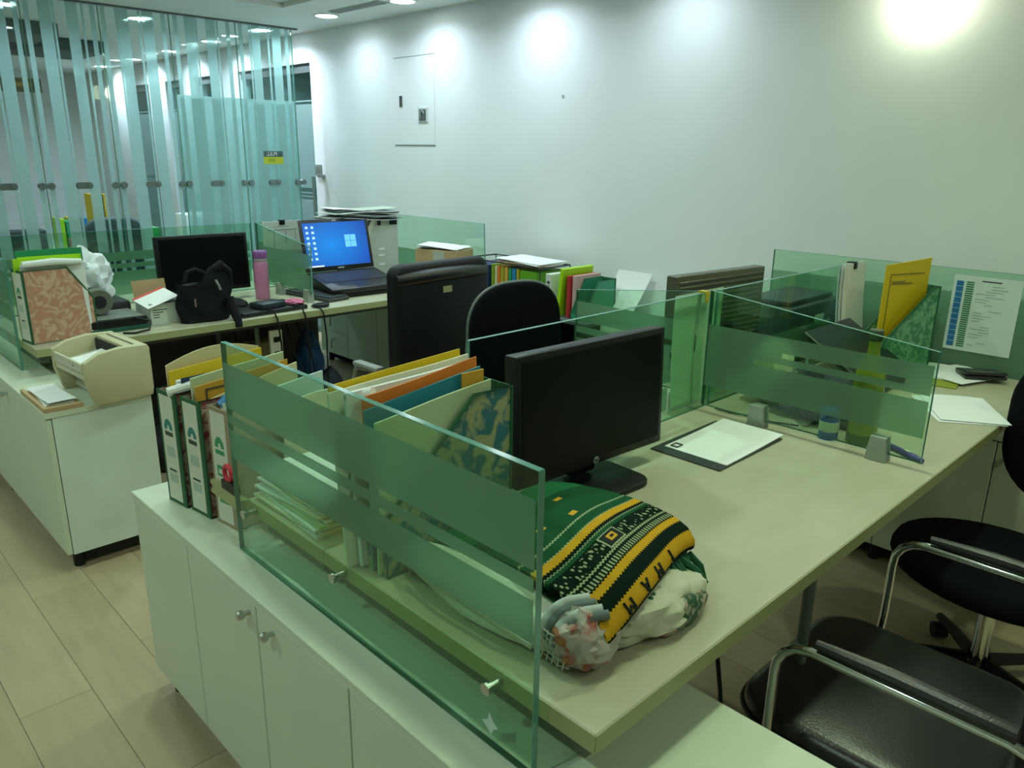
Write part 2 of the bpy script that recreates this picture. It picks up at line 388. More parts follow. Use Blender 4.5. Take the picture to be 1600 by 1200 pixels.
for (x, y), l in (((-7.30, 3.30), 'downlight nearest the glass in the row behind the partition'), ((-8.35, 3.35), 'second downlight from the glass in the row behind the partition'), ((-9.44, 3.37), 'third downlight from the glass in the row behind the partition'), ((-10.57, 3.40), 'farthest small downlight in the row behind the partition')): downlight(x, y, CZ, P_BACK, COOL, l, 'downlights behind the partition')
for x, y, l in ((-6.30, 3.27, 'lit downlight just behind the glass partition near the wall'), (-6.47, 2.39, 'bright downlight behind the middle of the glass partition'), (-6.55, 1.53, 'bright downlight behind the left end of the glass partition'), (-9.2, 1.0, 'ceiling downlight deep in the room behind the glass'), (-9.2, -1.0, 'ceiling downlight out of view behind the glass')):
    downlight(x, y, CZ, P_BACK, COOL, l, 'downlights behind the partition')
for x in (-4.4, -2.6): 
    for y in (2.2, 0.9): downlight(x, y, CZ+0.2, P_ROOM*(1.0 if y > 2 else 0.45), ROOMC, 'round downlight in the recessed ceiling tray above the desks', 'downlights in the ceiling tray')  # unseen lamps, added to raise the ambient light
for x in (-0.8, 1.0):
    for y in (2.2, 0.9): downlight(x, y, CZ+0.2, P_NEAR*(1.0 if y > 2 else 0.3), WARM, 'round warm downlight in the recessed ceiling tray above the desks', 'warm downlights in the ceiling tray')  # unseen lamps, added for the yellow-green light on the right
for x in (-6.9, -9.2): downlight(x, 4.35, CZ, P_BACK*0.8, COOL, 'corridor downlight behind the glazed door by the wall end' if x > -8 else 'corridor downlight far behind the glazed doors', 'downlights in the corridor')  # added lamps, brighten the dark corridor behind the door glass
for x in (-4.6, -2.8, -1.0): downlight(x, -0.9, CZ+0.2, 10.5, ROOMC, 'round downlight in the ceiling tray over the aisle', 'downlights over the aisle')  # unseen lamps, added to light the cabinet fronts and floor from the near side
# wall lamp at the top edge
wlm = thing('wall_lamp', 'glowing round lamp high on the wall above the right desk', 'wall lamp', (-1.29, WY, 2.21))
B().cyl((0, -0.03, 0), (0, 0, 0), 0.06, seg=28).make('base', TRIM, wlm)
B().lathe([(0.06, 0.0), (0.088, 0.01), (0.092, 0.03), (0.072, 0.060), (0.035, 0.078), (0.001, 0.082)], M=Matrix.Rotation(PI/2, 3, 'X'), c=(0, -0.03, 0)).make('shade', mat('bulb_glow', (0.95, 1.0, 0.72), 0.4, emit=18.0), wlm)
ld = bpy.data.lights.new('wall_lamp_bulb', 'POINT'); ld.energy = 1.1; ld.color = (0.90, 1.0, 0.66); ld.shadow_soft_size = 0.08
lo = bpy.data.objects.new('wall_lamp_bulb', ld); COL.objects.link(lo); lo.parent = wlm; lo.location = (0, -0.20, 0)
# air grille
ag = thing('air_grille', 'long grey slot air grille in the ceiling by the wall', 'air vent', (-4.82, 3.22, CZ))
B().box((-0.30, -0.045, -0.006), (0.30, 0.045, 0.0), 0.002).make('frame', mat('grille_grey', (0.40, 0.45, 0.45), 0.5), ag, smooth=False)
for k in range(3): B().box((-0.285, -0.032+k*0.024, -0.010), (0.285, -0.018+k*0.024, -0.006)).make('slat', mat('grille_slat', (0.22, 0.26, 0.26), 0.5), ag, smooth=False)

# ================================================================== FURNITURE
def glass_panel(name, label, grp, pts, axis, pos, th=0.010, bands=(), slit=None):
    """upright pane: pts = polygon in (horizontal, z); axis 'x' -> pane lies along y at x=pos, axis 'y' -> along x at y=pos"""
    t = thing(name, label, 'glass screen', group=grp)
    B().prism(pts, axis, pos-th/2, pos+th/2).make('pane', GLASS, t, smooth=False)
    e = B(); k = len(pts); cx = sum(p[0] for p in pts)/k; cz = sum(p[1] for p in pts)/k
    # polished edges as four thin bars let into the rim
    for i in range(k):
        a, b = pts[i], pts[(i+1) % k]
        P = lambda u, v, t_: (t_, u, v) if axis == 'x' else (u, t_, v)
        da = Vector((b[0]-a[0], b[1]-a[1])); da.normalize(); nr = Vector((-da.y, da.x))
        if nr.x*(cx-a[0])+nr.y*(cz-a[1]) < 0: nr = -nr
        q = [(a[0], a[1]), (b[0], b[1]), (b[0]-nr.x*0.0012, b[1]-nr.y*0.0012), (a[0]-nr.x*0.0012, a[1]-nr.y*0.0012)]
        B().prism(q, axis, pos-th/2, pos+th/2).make('polished_edge', GEDGE, t, smooth=False)
    for (h0, h1, z0, z1) in bands:
        B().prism([(h0, z0), (h1, z0), (h1, z1), (h0, z1)], axis, pos-th/2-0.0012, pos-th/2-0.0005).make('frosted_band', FROST, t, smooth=False)
    return t
def credenza(name, label, x0, x1, y0, y1, z1, nd, face=-1, knobs=None, drawers=(), open_top=True):
    """low cabinet along x; doors on the side facing -y"""
    t = thing(name, label, 'cabinet', ((x0+x1)/2, (y0+y1)/2, FZ))
    L = (x1-x0)/2; D = (y1-y0)/2; H = z1-FZ; zb = 0.075
    B().box((-L+0.002, -D+0.022, zb), (L-0.002, D, H-0.025)).make('carcass', CABS, t, smooth=False)
    B().box((-L, -D-0.004, H-0.024), (L, D, H), 0.002, 1).make('top', CAB, t, smooth=False)
    B().box((-L+0.05, -D+0.07, 0.015), (L-0.05, D-0.05, zb)).make('plinth', DARK, t, smooth=False)
    for sx in (-L+0.06, 0, L-0.06):
        for sy in (-D+0.05, D-0.05): B().cyl((sx, sy, 0), (sx, sy, zb), 0.022, seg=12).make('foot', BLACKP, t)
    wd = 2*L/nd
    for i in range(nd):
        a = -L+i*wd+0.002; b = -L+(i+1)*wd-0.002
        if i in drawers:
            for k in range(3):
                za = zb+0.004+k*(H-0.03-zb)/3; zz = zb+(k+1)*(H-0.03-zb)/3
                d = B().box((a, -D, za), (b, -D+0.019, zz), 0.0015, 1).make('drawer', CAB, t, smooth=False)
                zc = (za+zz)/2+0.03
                B().tube([((a+b)/2, -D, zc), ((a+b)/2, -D-0.03, zc), ((a+b)/2, -D-0.03, zc-0.07)], 0.006, 8).make('handle', GREYM, d)
            continue
        d = B().box((a, -D, zb+0.004), (b, -D+0.019, H-0.028), 0.0015, 1).make('door', CAB, t, smooth=False)
        kx = (b-0.05) if i % 2 == 1 else (a+0.05)
        if knobs and i not in knobs: continue
        if knobs: kx = knobs[i]-(x0+x1)/2
        kz = 0.563-FZ+(z1-0.62)
        B().lathe([(0.006, 0), (0.006, 0.012), (0.011, 0.018), (0.012, 0.026), (0.008, 0.031), (0.001, 0.032)], c=(kx, -D, kz), M=Matrix.Rotation(PI/2, 3, 'X'), seg=16).make('knob', STEEL, d)
    return t
credenza('low_cabinet', 'white low cabinet at the front under the nearest desk screen', -2.24, 0.03, 0.656, 1.112, 0.62, 6, knobs={1: -1.517, 2: -1.405})
credenza('low_cabinet', 'white low cabinet in the left row carrying the beige printer', -5.27, -3.16, 0.660, 1.045, 0.62, 6, knobs={5: -3.75})
credenza('low_cabinet', 'white low cabinet with drawers beneath the far end of the laptop desk', -5.42, -3.06, 3.15, 3.57, 0.60, 6, drawers=(0,))
credenza('low_cabinet', 'white low cabinet against the wall below the right desk screen', -2.15, 0.1, 3.12, 3.57, 0.62, 6)

def desk(name, label, x0, x1, y0, y1, legs, z=0.75, th=0.036, front=+1):
    t = thing(name, label, 'desk', ((x0+x1)/2, (y0+y1)/2, FZ))
    L = (x1-x0)/2; D = (y1-y0)/2; H = z-FZ
    B().box((-L, -D, H-th), (L, D, H), 0.002, 1).make('desktop', DESK, t, smooth=False)
    e = 0.0012
    B().box((L, -D, H-th+0.001), (L+e, D, H-0.002)).make('edge_band', DEDGE, t, smooth=False)
    B().box((-L-e, -D, H-th+0.001), (-L, D, H-0.002)).make('edge_band', DEDGE, t, smooth=False)
    B().box((-L, -D-e, H-th+0.001), (L, -D, H-0.002)).make('edge_band', DEDGE, t, smooth=False)
    B().box((-L+0.06, -D+0.015, H-th-0.035), (L-0.03, -D+0.05, H-th)).make('end_rail', mat('rail_dark', (0.10, 0.11, 0.09), 0.4, 0.5), t, smooth=False)
    B().box((-L+0.02, -D+0.05, H-th-0.05), (-L+0.06, D-0.05, H-th)).make('beam', mat('rail_dark', (0.1, 0.1, 0.1)), t, smooth=False)
    B().box((L-0.15, -D+0.05, H-th-0.04), (L-0.11, D-0.05, H-th)).make('beam', mat('rail_dark', (0.1, 0.1, 0.1)), t, smooth=False)
    for lx, ly, lx2 in legs:
        B().tube([(lx, ly, H-th), (lx2, ly, 0)], 0.014, 12).make('leg', mat('leg_grey', (0.16, 0.18, 0.15), 0.4, 0.4), t)
    return t
D1 = desk('desk', 'long birch desk in the front row with the hp monitor and folded rug', -1.3500, -0.587, 0.760, 3.46, [(0.345-0.02, 1.605-2.11, 0.325), (-0.30, 1.605-2.11, -0.30)])
D1b = desk('desk', 'shallow birch desk on the far side of the front row screen', -1.70, -1.3515, 0.760, 3.46, [(-0.12, 0.7, -0.12), (-0.12, -0.2, -0.12)])
D2 = desk('desk', 'birch desk of the left row carrying the laptop and black bag', -4.485, -3.672, 0.775, 3.25, [(0.2, -0.15, 0.2), (-0.3, -0.15, -0.3)])
D2b = desk('desk', 'birch desk hidden behind the screen of the left row', -5.25, -4.505, 0.775, 3.25, [(-0.2, -0.15, -0.2), (-0.2, 0.9, -0.2)])
for dd in (D2, D2b):
    B().box((-0.36 if dd is D2 else 0.34, -1.1, 0.05), (-0.345 if dd is D2 else 0.355, 0.52, 0.755)).make('modesty_panel', mat('modesty_dark', (0.05, 0.05, 0.045), 0.7), dd, smooth=False)  # added dark panel, stands in for the darkness under the left desks
# edge board with cable notch sticking out past the screen
tag(B().prism([(-1.88, 0.712), (-1.70, 0.712), (-1.70, 0.748), (-1.88, 0.748), (-1.88, 0.738), (-1.872, 0.735), (-1.869, 0.730), (-1.872, 0.725), (-1.88, 0.722)], 'y', 0.742, 0.7585).make('edge_board', DEDGE), 'short birch board end poking out beside the box files', 'board')

# end screen of the front row
EY = 0.735
g = glass_panel('end_screen', 'large green tinted glass screen in the foreground with frosted bands', 'desk end screens',
    [(-1.705, 0.622), (-0.688, 0.622), (-0.688, 1.150), (-1.705, 1.150)], 'y', EY, 0.012,
    bands=[(-1.70, -0.692, 0.993, 1.105), (-1.70, -0.692, 0.956, 0.979), (-1.70, -0.692, 0.868, 0.942),
           (-1.115, -1.085, 0.979, 0.993), (-1.115, -1.085, 0.942, 0.956)])
for x in (-1.66, -1.262, -0.792):
    c = B(); c.cyl((x, EY-0.008, 0.732), (x, 0.757, 0.732), 0.007, seg=16); c.cyl((x, EY-0.012, 0.732), (x, EY-0.0065, 0.732), 0.011, seg=18)
    c.make('standoff', STEEL, g)
B().prism([(-0.803, 0.665), (-0.789, 0.674), (-0.786, 0.690), (-0.776, 0.676), (-0.765, 0.668), (-0.776, 0.660), (-0.780, 0.648), (-0.790, 0.656)], 'y', EY-0.0072, EY-0.0062).make('tape_scrap', mat('tape', (0.55, 0.70, 0.66), 0.4), g, smooth=False)
# end screen of the left row
g2 = glass_panel('end_screen', 'glass end screen at the left edge beside the pink box file', 'desk end screens',
    [(-5.0, 0.622), (-3.875, 0.622), (-3.875, 1.110), (-5.0, 1.110)], 'y', 0.755, 0.012,
    bands=[(-5.0, -3.88, 0.98, 1.06), (-5.0, -3.88, 0.93, 0.965), (-5.0, -3.88, 0.84, 0.915)])
# spine screens
SX = -1.350
glass_panel('spine_screen', 'glass screen behind the hp monitor along the middle of the front row', 'desk spine screens',
    [(1.175, 0.752), (2.245, 0.752), (2.245, 1.148), (1.175, 1.148)], 'x', SX, 0.010, bands=[(1.18, 2.03, 0.93, 1.00), (1.18, 2.03, 0.875, 0.905), (1.18, 2.03, 0.78, 0.86)])
glass_panel('spine_screen', 'glass screen along the middle of the front row toward the wall', 'desk spine screens',
    [(2.275, 0.752), (3.44, 0.752), (3.44, 1.148), (2.275, 1.148)], 'x', SX, 0.010, bands=[(2.28, 3.2, 0.80, 0.93)])
S2 = -4.49
glass_panel('spine_screen', 'glass screen with frosted bands behind the black bag in the left row', 'desk spine screens',
    [(0.79, 0.752), (2.17, 0.752), (2.17, 1.148), (0.79, 1.148)], 'x', S2, 0.010, bands=[(0.80, 2.16, 0.985, 1.032), (0.80, 2.16, 0.945, 0.970), (0.80, 2.16, 0.80, 0.928)])
glass_panel('spine_screen', 'glass screen behind the laptop in the left row', 'desk spine screens',
    [(2.20, 0.752), (3.24, 0.752), (3.24, 1.148), (2.20, 1.148)], 'x', S2, 0.010, bands=[(2.21, 3.23, 0.985, 1.032), (2.21, 3.23, 0.80, 0.97)])
# wall end screens
glass_panel('wall_screen', 'glass screen near the wall behind the brown carton in the left row', 'screens at the wall ends',
    [(-4.62, 0.752), (-3.585, 0.752), (-3.60, 1.152), (-4.62, 1.152)], 'y', 3.265, 0.010, bands=[(-4.60, -3.70, 0.78, 0.93)])
gw = glass_panel('wall_screen', 'glass screen near the wall with the printed chart on it', 'screens at the wall ends',
    [(-1.784, 0.62), (-0.40, 0.62), (-0.40, 1.153), (-1.784, 1.153)], 'y', 3.485, 0.010, bands=[(-1.78, -0.41, 0.66, 1.06)])
# cross dividers with clamps
def clamp(x, y, z, parent):
    c = B(); c.prism([(-0.030, 0), (0.030, 0), (0.022, 0.072), (-0.022, 0.072)], 'y', -0.020, 0.020, 0.003)
    return c.make('clamp', CLAMP, parent, loc=(x, y, z))
DY = 2.195
gd = glass_panel('desk_divider', 'sloping glass divider across the front desk beside the green bottle', 'cross dividers',
    [(-1.325, 0.775), (-0.627, 0.775), (-0.627, 1.088), (-1.325, 1.160)], 'y', DY, 0.010,
    bands=[(-1.32, -0.632, 1.002, 1.050), (-1.32, -1.06, 0.986, 1.002), (-0.985, -0.975, 0.986, 1.002), (-0.70, -0.632, 0.986, 1.002), (-1.32, -0.632, 0.966, 0.986), (-1.32, -0.632, 0.845, 0.950), (-1.32, -1.15, 0.950, 0.966), (-1.02, -1.01, 0.950, 0.966)])
clamp(-1.118, DY, 0.75, gd); clamp(-0.742, DY, 0.75, gd)
gf = glass_panel('desk_divider', 'glass divider across the shallow desk behind the hp monitor', 'cross dividers',
    [(-1.90, 0.80), (-1.375, 0.80), (-1.375, 1.150), (-1.90, 1.085)], 'y', 2.20, 0.010, bands=[(-1.895, -1.38, 0.97, 1.045), (-1.895, -1.38, 0.925, 0.950), (-1.895, -1.38, 0.82, 0.905)])
clamp(-1.55, 2.20, 0.75, gf)
g3 = glass_panel('desk_divider', 'sloping frosted glass divider between the pink bottle and the laptop', 'cross dividers',
    [(-4.47, 0.800), (-3.858, 0.800), (-3.847, 1.062), (-4.47, 1.150)], 'y', 2.20, 0.010, bands=[(-4.45, -3.86, 0.94, 1.02), (-4.45, -4.03, 0.905, 0.94), (-4.45, -3.86, 0.81, 0.905)])
clamp(-4.22, 2.20, 0.75, g3); clamp(-3.90, 2.20, 0.75, g3)

# ================================================================== BOX FILES AND PAPERS
def marble(name, c1, c2, scale=14, dist=3.0, th=0.5, c3=None):
    if name in MATS: return MATS[name]
    m, t, N, L = nt(name); b = N['Principled BSDF']; b.inputs['Roughness'].default_value = 0.6
    tc = N.new('ShaderNodeTexCoord'); n = N.new('ShaderNodeTexNoise'); n.inputs['Scale'].default_value = scale; n.inputs['Detail'].default_value = 5; n.inputs['Distortion'].default_value = dist
    L.new(tc.outputs['Object'], n.inputs['Vector']); r = N.new('ShaderNodeValToRGB')
    r.color_ramp.elements[0].position = th-0.06; r.color_ramp.elements[0].color = (*c1, 1)
    r.color_ramp.elements[1].position = th+0.05; r.color_ramp.elements[1].color = (*c2, 1)
    if c3: e = r.color_ramp.elements.new(th+0.14); e.color = (*c3, 1)
    L.new(n.outputs['Fac'], r.inputs[0]); L.new(r.outputs[0], b.inputs['Base Color']); MATS[name] = m; return m
PINKM = marble('pink_marble', (0.52, 0.25, 0.17), (0.62, 0.42, 0.30), 13, 3.5, 0.52)
BLUEM = marble('blue_pattern', (0.03, 0.16, 0.20), (0.36, 0.38, 0.20), 22, 1.0, 0.50)
GREENM = marble('green_marble', (0.06, 0.24, 0.11), (0.20, 0.42, 0.24), 26, 1.5, 0.5)
REDM = marble('red_floral', (0.28, 0.05, 0.07), (0.5, 0.4, 0.32), 60, 0.5, 0.5)
def box_file(label, loc, rotz, side, W=0.088, D=0.25, H=0.33, d2=0.16, hl=0.19, bind=GREENB, spine=SPINE, ink=INK, style=0):
    t = thing('box_file', label, 'box file', loc, rotz)
    poly = [(0, 0), (D, 0), (D, hl), (d2, H), (0, H)]
    for x0 in (-W/2, W/2-0.003):
        sp = B().prism(poly, 'x', x0, x0+0.003).make('side_panel', side, t, smooth=False)
        e = B(); xx = x0-0.0004 if x0 < 0 else x0+0.0034
        e.tube([(xx, u, v) for u, v in poly], 0.0042, 6, closed=True); e.make('edge_binding', bind, sp)
    s = B().box((-W/2, -0.003, 0), (W/2, 0, H), 0.001, 1).make('spine', bind, t, smooth=False)
    B().box((-W/2+0.008, -0.004, 0.012), (W/2-0.012, -0.003, H-0.012)).make('spine_label', spine, s, smooth=False)
    B().box((-W/2+0.003, D-0.003, 0), (W/2-0.003, D, hl)).make('front_panel', side if style == 2 else bind, t, smooth=False)
    B().box((-W/2+0.003, 0, 0), (W/2-0.003, D-0.003, 0.004)).make('bottom', bind, t, smooth=False)
    yb = -0.0046
    lg = B()
    a = [(0.021*math.cos(PI*k/10), H*0.66+0.030*math.sin(PI*k/10)+0.004) for k in range(11)]
    lg.prism([(u-0.002, v) for u, v in a]+[(-0.010, H*0.66+0.004), (-0.007, H*0.66+0.016), (0.003, H*0.66+0.016), (0.006, H*0.66+0.004)], 'y', yb, -0.004)
    lg.make('logo', ink, s, smooth=False)
    for (z, h, w_, m_) in ((0.615, 0.012, 0.040, INKD if style == 0 else ink), (0.43, 0.030, 0.040, mat('print_pale', (0.42, 0.52, 0.42), 0.7) if style == 0 else ink), (0.30, 0.006, 0.036, INKD), (0.20, 0.026, 0.042, mat('print_pale', (0.42, 0.52, 0.42), 0.7) if style == 0 else ink)):
        B().box((-w_/2-0.002, yb, H*z), (w_/2-0.002, -0.004, H*z+h)).make('print_bar', m_, s, smooth=False)
    if style == 1:
        for z in (0.43, 0.20): B().box((-0.014, yb-0.0004, H*z+0.007), (0.010, yb, H*z+0.020)).make('print_text', SPINE, s, smooth=False)
    return t
def sheet(name, label, cat, m, c, size, rotz=0.0, tilt=0.0, th=0.003, wave=0.0, top=None, lean=0.0, seed=0):
    """upright folder: c = base centre, size=(length, height); stands in the local y-z plane"""
    L_, H_ = size
    def fn(u, v):
        y = (u-0.5)*L_; z = v*H_+(top(u) if top else 0)*v
        return (wave*math.sin(u*5+v*3+seed)+z*math.tan(lean), y, z)
    o = B().grid(fn, 10, 6, th).make(name, m, None, loc=c, rotz=rotz)
    o.rotation_euler = (tilt, 0, rotz)
    return tag(o, label, cat)
R9 = math.radians(7)
box_file('leftmost of three white-spined box files on the front cabinet', (-2.066, 0.722, 0.62), R9, REDM, ink=INKT)
box_file('middle of three white-spined box files on the front cabinet', (-1.958, 0.742, 0.62), R9, REDM, ink=INKT)
box_file('worn cream box file with green print nearest the glass screen', (-1.842, 0.764, 0.62), R9, mat('worn_cream', (0.50, 0.45, 0.33), 0.8, var=0.2, scale=20), bind=mat('worn_edge', (0.34, 0.27, 0.17), 0.8), ink=INK, style=1)
# contents of the three files
sheet('paper_folder', 'manila folder standing at the left of the leftmost box file', 'folder', MANILA, (-2.098, 0.876, 0.63), (0.285, 0.385), R9, th=0.004, wave=0.003, top=lambda u: 0.03*math.sin(u*3))
sheet('paper_folder', 'yellow folder standing in the leftmost box file', 'folder', YELLOW, (-2.080, 0.876, 0.63), (0.285, 0.372), R9, th=0.004, top=lambda u: 0.015*u)
sheet('paper_bundle', 'white paper bundle standing in the leftmost box file', 'papers', PAPER, (-2.052, 0.880, 0.63), (0.27, 0.350), R9, th=0.012, wave=0.003, seed=1)
sheet('paper_folder', 'navy edged folder between the papers of the leftmost box file', 'folder', NAVY, (-2.044, 0.885, 0.63), (0.27, 0.358), R9, th=0.002)
B_ = B()
B_.tube([(-2.035, 0.715, 0.955), (-2.022, 0.84, 0.975), (-2.01, 0.97, 0.985)], 0.013, 10)
tag(B_.make('rolled_paper', PAPER), 'rolled white paper lying on top of the leftmost box file', 'paper roll')
sheet('paper_folder', 'pale green folder standing in the middle box file', 'folder', PALEG, (-1.985, 0.895, 0.63), (0.285, 0.370), R9, th=0.006, wave=0.002, top=lambda u: 0.02*u)
of_ = sheet('paper_folder', 'mustard orange folder with a dark outline in the middle box file', 'folder', MUSTARD, (-1.962, 0.895, 0.63), (0.285, 0.352), R9, th=0.004, top=lambda u: 0.02*u)
for (a, b, c_, d_) in ((-0.115, 0.20, -0.111, 0.342), (-0.115, 0.338, 0.10, 0.342)): B().box((0.0022, a, b), (0.0030, c_, d_)).make('outline', INKD, of_, smooth=False)
sheet('paper_folder', 'cream folder behind the glass in the middle box file', 'folder', MANILA, (-1.945, 0.915, 0.63), (0.28, 0.315), R9, th=0.004, wave=0.003, top=lambda u: 0.05*u)
sheet('paper_bundle', 'grey white paper bundle in the worn cream box file', 'papers', PAPERO, (-1.868, 0.915, 0.63), (0.26, 0.322), R9, th=0.012, wave=0.004, seed=2)
sheet('paper_bundle', 'pale bluish sheets leaning in the worn cream box file', 'papers', mat('paper_blue', (0.50, 0.68, 0.68), 0.7), (-1.838, 0.93, 0.63), (0.30, 0.335), R9, th=0.006, wave=0.004, top=lambda u: 0.02*u, seed=3)
tag(B().tube([(-1.875, 0.79, 0.94), (-1.862, 0.83, 0.975), (-1.85, 0.87, 0.985)], [0.017, 0.018, 0.012], 12).make('blue_tape_core', mat('blue_plastic', (0.01, 0.18, 0.45), 0.4)), 'bright blue rolled sheet poking out of the worn cream box file', 'paper roll')
sheet('paper_bundle', 'crumpled cream papers sticking up right of the box files', 'papers', PAPERO, (-1.80, 0.99, 0.63), (0.20, 0.31), R9+0.2, th=0.004, wave=0.012, seed=5)
# tape dispenser on the board end
td = thing('tape_dispenser', 'small black tape dispenser with a red roll beside the cream box file', 'tape dispenser', (-1.775, 0.749, 0.748))
B().prism([(-0.035, 0), (0.040, 0), (0.040, 0.022), (0.018, 0.030), (-0.035, 0.024)], 'y', -0.0075, 0.0075).make('body', BLACKP, td)
B().tube([(0.012*0+0.020*math.cos(a*PI/8)-0.006, 0, 0.046+0.020*math.sin(a*PI/8)) for a in range(16)], 0.006, 8, closed=True).make('tape_roll', mat('red_tape', (0.55, 0.03, 0.06), 0.4), td)

# stack of papers behind the end screen
rr = random.Random(3)
for k in range(9):
    a = rr.uniform(-0.08, 0.10); m_ = [PAPER, PAPERO, PAPER, PALEG][k % 4]
    def fn(u, v, k=k): return ((u-0.5)*0.30, (v-0.5)*0.21, 0.0005+k*0.0085+0.010*(u-0.2)**2*(k/5)+0.002*math.sin(7*u+k))
    o = B().grid(fn, 10, 4, 0.006).make('paper_stack_sheet', m_, None, loc=(-1.545+rr.uniform(-.012, .012), 0.885+rr.uniform(-.008, .008), 0.754), rotz=a)
    tag(o, 'loose paper in the untidy stack seen through the front glass screen', 'papers', 'papers in the untidy stack')
# pink and white slips leaning on the stack
sheet('pink_slip', 'pink printed slip leaning behind the front glass screen', 'paper', mat('pink_paper', (0.62, 0.22, 0.24), 0.7), (-1.40, 0.90, 0.83), (0.16, 0.16), math.radians(80), th=0.002, lean=0.35)
# blue patterned box file with folders
box_file('blue patterned box file on the desk packed with folders', (-1.205, 1.132, 0.75), PI, BLUEM, W=0.095, D=0.342, H=0.340, d2=0.11, hl=0.125, ink=INKT, style=2)
cx = -1.205
for k, (lab, m_, dx, dy, L_, H_, th, wv, tp, ln) in enumerate([
    ('yellow folder at the back of the blue patterned box file', YELLOW, -0.075, 0.93, 0.34, 0.375, 0.003, 0.001, lambda u: 0.02*u, -0.10),
    ('cream folder next to the yellow one in the blue box file', PAPERO, -0.062, 0.93, 0.36, 0.365, 0.006, 0.004, lambda u: 0.02*u, -0.09),
    ('white papers bulging in the blue box file', PAPER, -0.045, 0.93, 0.31, 0.365, 0.010, 0.003, lambda u: 0.01*u, -0.07),
    ('glossy orange folder in the blue box file', ORANGE, -0.022, 0.94, 0.30, 0.362, 0.003, 0.004, lambda u: 0.03*u, -0.05),
    ('teal folder in the blue box file', TEALF, -0.010, 0.93, 0.30, 0.342, 0.004, 0.0, lambda u: 0.035*u, -0.03),
    ('pale olive folder nearest the patterned side of the blue box file', PALEG, 0.012, 0.93, 0.30, 0.325, 0.005, 0.003, lambda u: 0.03*u, 0.0),
    ('mustard card folder end sticking up in the blue box file', MUSTARD, -0.005, 1.045, 0.06, 0.375, 0.004, 0.0, None, 0.0)]):
    sheet('paper_folder', lab, 'folder', m_, (cx+dx+0.025, dy, 0.757), (L_, H_), 0.0, th=th, wave=wv, top=tp, lean=ln, seed=k)
tag(B().tube([(-1.30, 0.79, 1.085), (-1.285, 0.80, 1.10), (-1.24, 0.83, 1.115)], 0.014, 12).make('rolled_paper', PAPER), 'short white paper roll beside the folders of the blue box file', 'paper roll')

# monitor
def monitor(label, loc, rotz, w, h, zb, dep=0.045, stand='hp', bez=0.016, mats=(BLACKP, SCREEN), tilt=0.0, back=False):
    t = thing('monitor', label, 'monitor', loc, rotz)     # screen faces local +x
    R = Matrix.Rotation(-tilt, 3, 'Y')
    s = B().box((-dep, -w/2, zb), (0, w/2, zb+h), 0.006, 2, rot=R, piv=(0, 0, zb)).make('housing', mats[0], t)
    B().box((0.0, -w/2+bez, zb+bez+0.006), (0.0012, w/2-bez, zb+h-bez), rot=R, piv=(0, 0, zb)).make('screen', mats[1], s, smooth=False)
    n = B().box((-dep-0.035, -0.045, 0.02), (-dep+0.005, 0.045, zb+h*0.45), 0.008).make('neck', BLACKP, t)
    f = B().prism(rrect(0.20, 0.27, 0.05, 6, -0.01, 0), 'z', 0.0, 0.014, 0.004).make('base', BLACKP, t)
    return t, s
m1, m1s = monitor('black hp monitor standing on the front desk', (-1.17, 1.452, 0.75), math.radians(-3), 0.535, 0.325, 0.060, tilt=0.04)
lg = B().cyl((0, 0, 0), (0.0008, 0, 0), 0.010, seg=24); lgo = lg.make('logo_disc', mat('logo_grey', (0.25, 0.28, 0.28), 0.4), m1s, loc=(0.0010, -0.0, 0.073))
text('logo_letters', 'hp', 0.015, frame((0.0022, 0.0, 0.0735), (0, 1, 0), (0, 0, 1)), BLACKP, m1s)
# sheet and folder by the divider
tag(B().box((-0.115, -0.18, 0), (0.115, 0.18, 0.004), 0.001, 1).make('black_folder', mat('slate_folder', (0.035, 0.04, 0.045), 0.5), None, loc=(-1.115, 1.955, 0.7505), rotz=0.01), 'dark grey folder lying under the white sheets by the divider', 'folder')
pp = tag(B().grid(lambda u, v: ((u-0.5)*0.205, (v-0.5)*0.335, 0.001+0.006*v*v), 6, 8, 0.0025).make('paper_sheets', PAPER, None, loc=(-1.108, 1.985, 0.7550), rotz=0.015), 'white printed sheets on the dark folder beside the monitor', 'paper')
for (a, b, c_, d_) in ((-0.090, -0.155, -0.088, -0.125), (-0.090, -0.155, -0.066, -0.152), (-0.068, -0.155, -0.066, -0.125), (-0.090, -0.128, -0.066, -0.125)):
    B().box((a, b, 0.0014), (c_, d_, 0.0044)).make('stamp_line', INKD, pp, smooth=False)
# hanging green sheet on the spine screen
hs = thing('hanging_sheet', 'pale green sheet hung on the glass screen with a yellow pin', 'paper', (-1.366, 2.20, 1.150))
B().grid(lambda u, v: (-0.002-0.006*math.sin(v*3), (u-0.5)*0.285+0.015*(1-v), -0.375*(1-v)), 6, 10, 0.0006).make('sheet', mat('translucent_sheet', (0.55, 0.72, 0.55), 0.6), hs)
B().grid(lambda u, v: (-0.012, (u-0.5)*0.29+0.02, -0.398+0.075*v), 4, 4, 0.0006).make('lower_sheet', mat('translucent_sheet2', (0.60, 0.76, 0.66), 0.6), hs)
B().box((-0.004, -0.012, -0.002), (0.024, 0.012, 0.004)).prism([(-0.012, 0.0), (0.012, 0.0), (0.008, -0.018), (0.005, -0.035), (-0.005, -0.035), (-0.008, -0.018)], 'x', 0.022, 0.026).make('yellow_clip', mat('clip_yellow', (0.55, 0.42, 0.02), 0.4), hs, smooth=False)
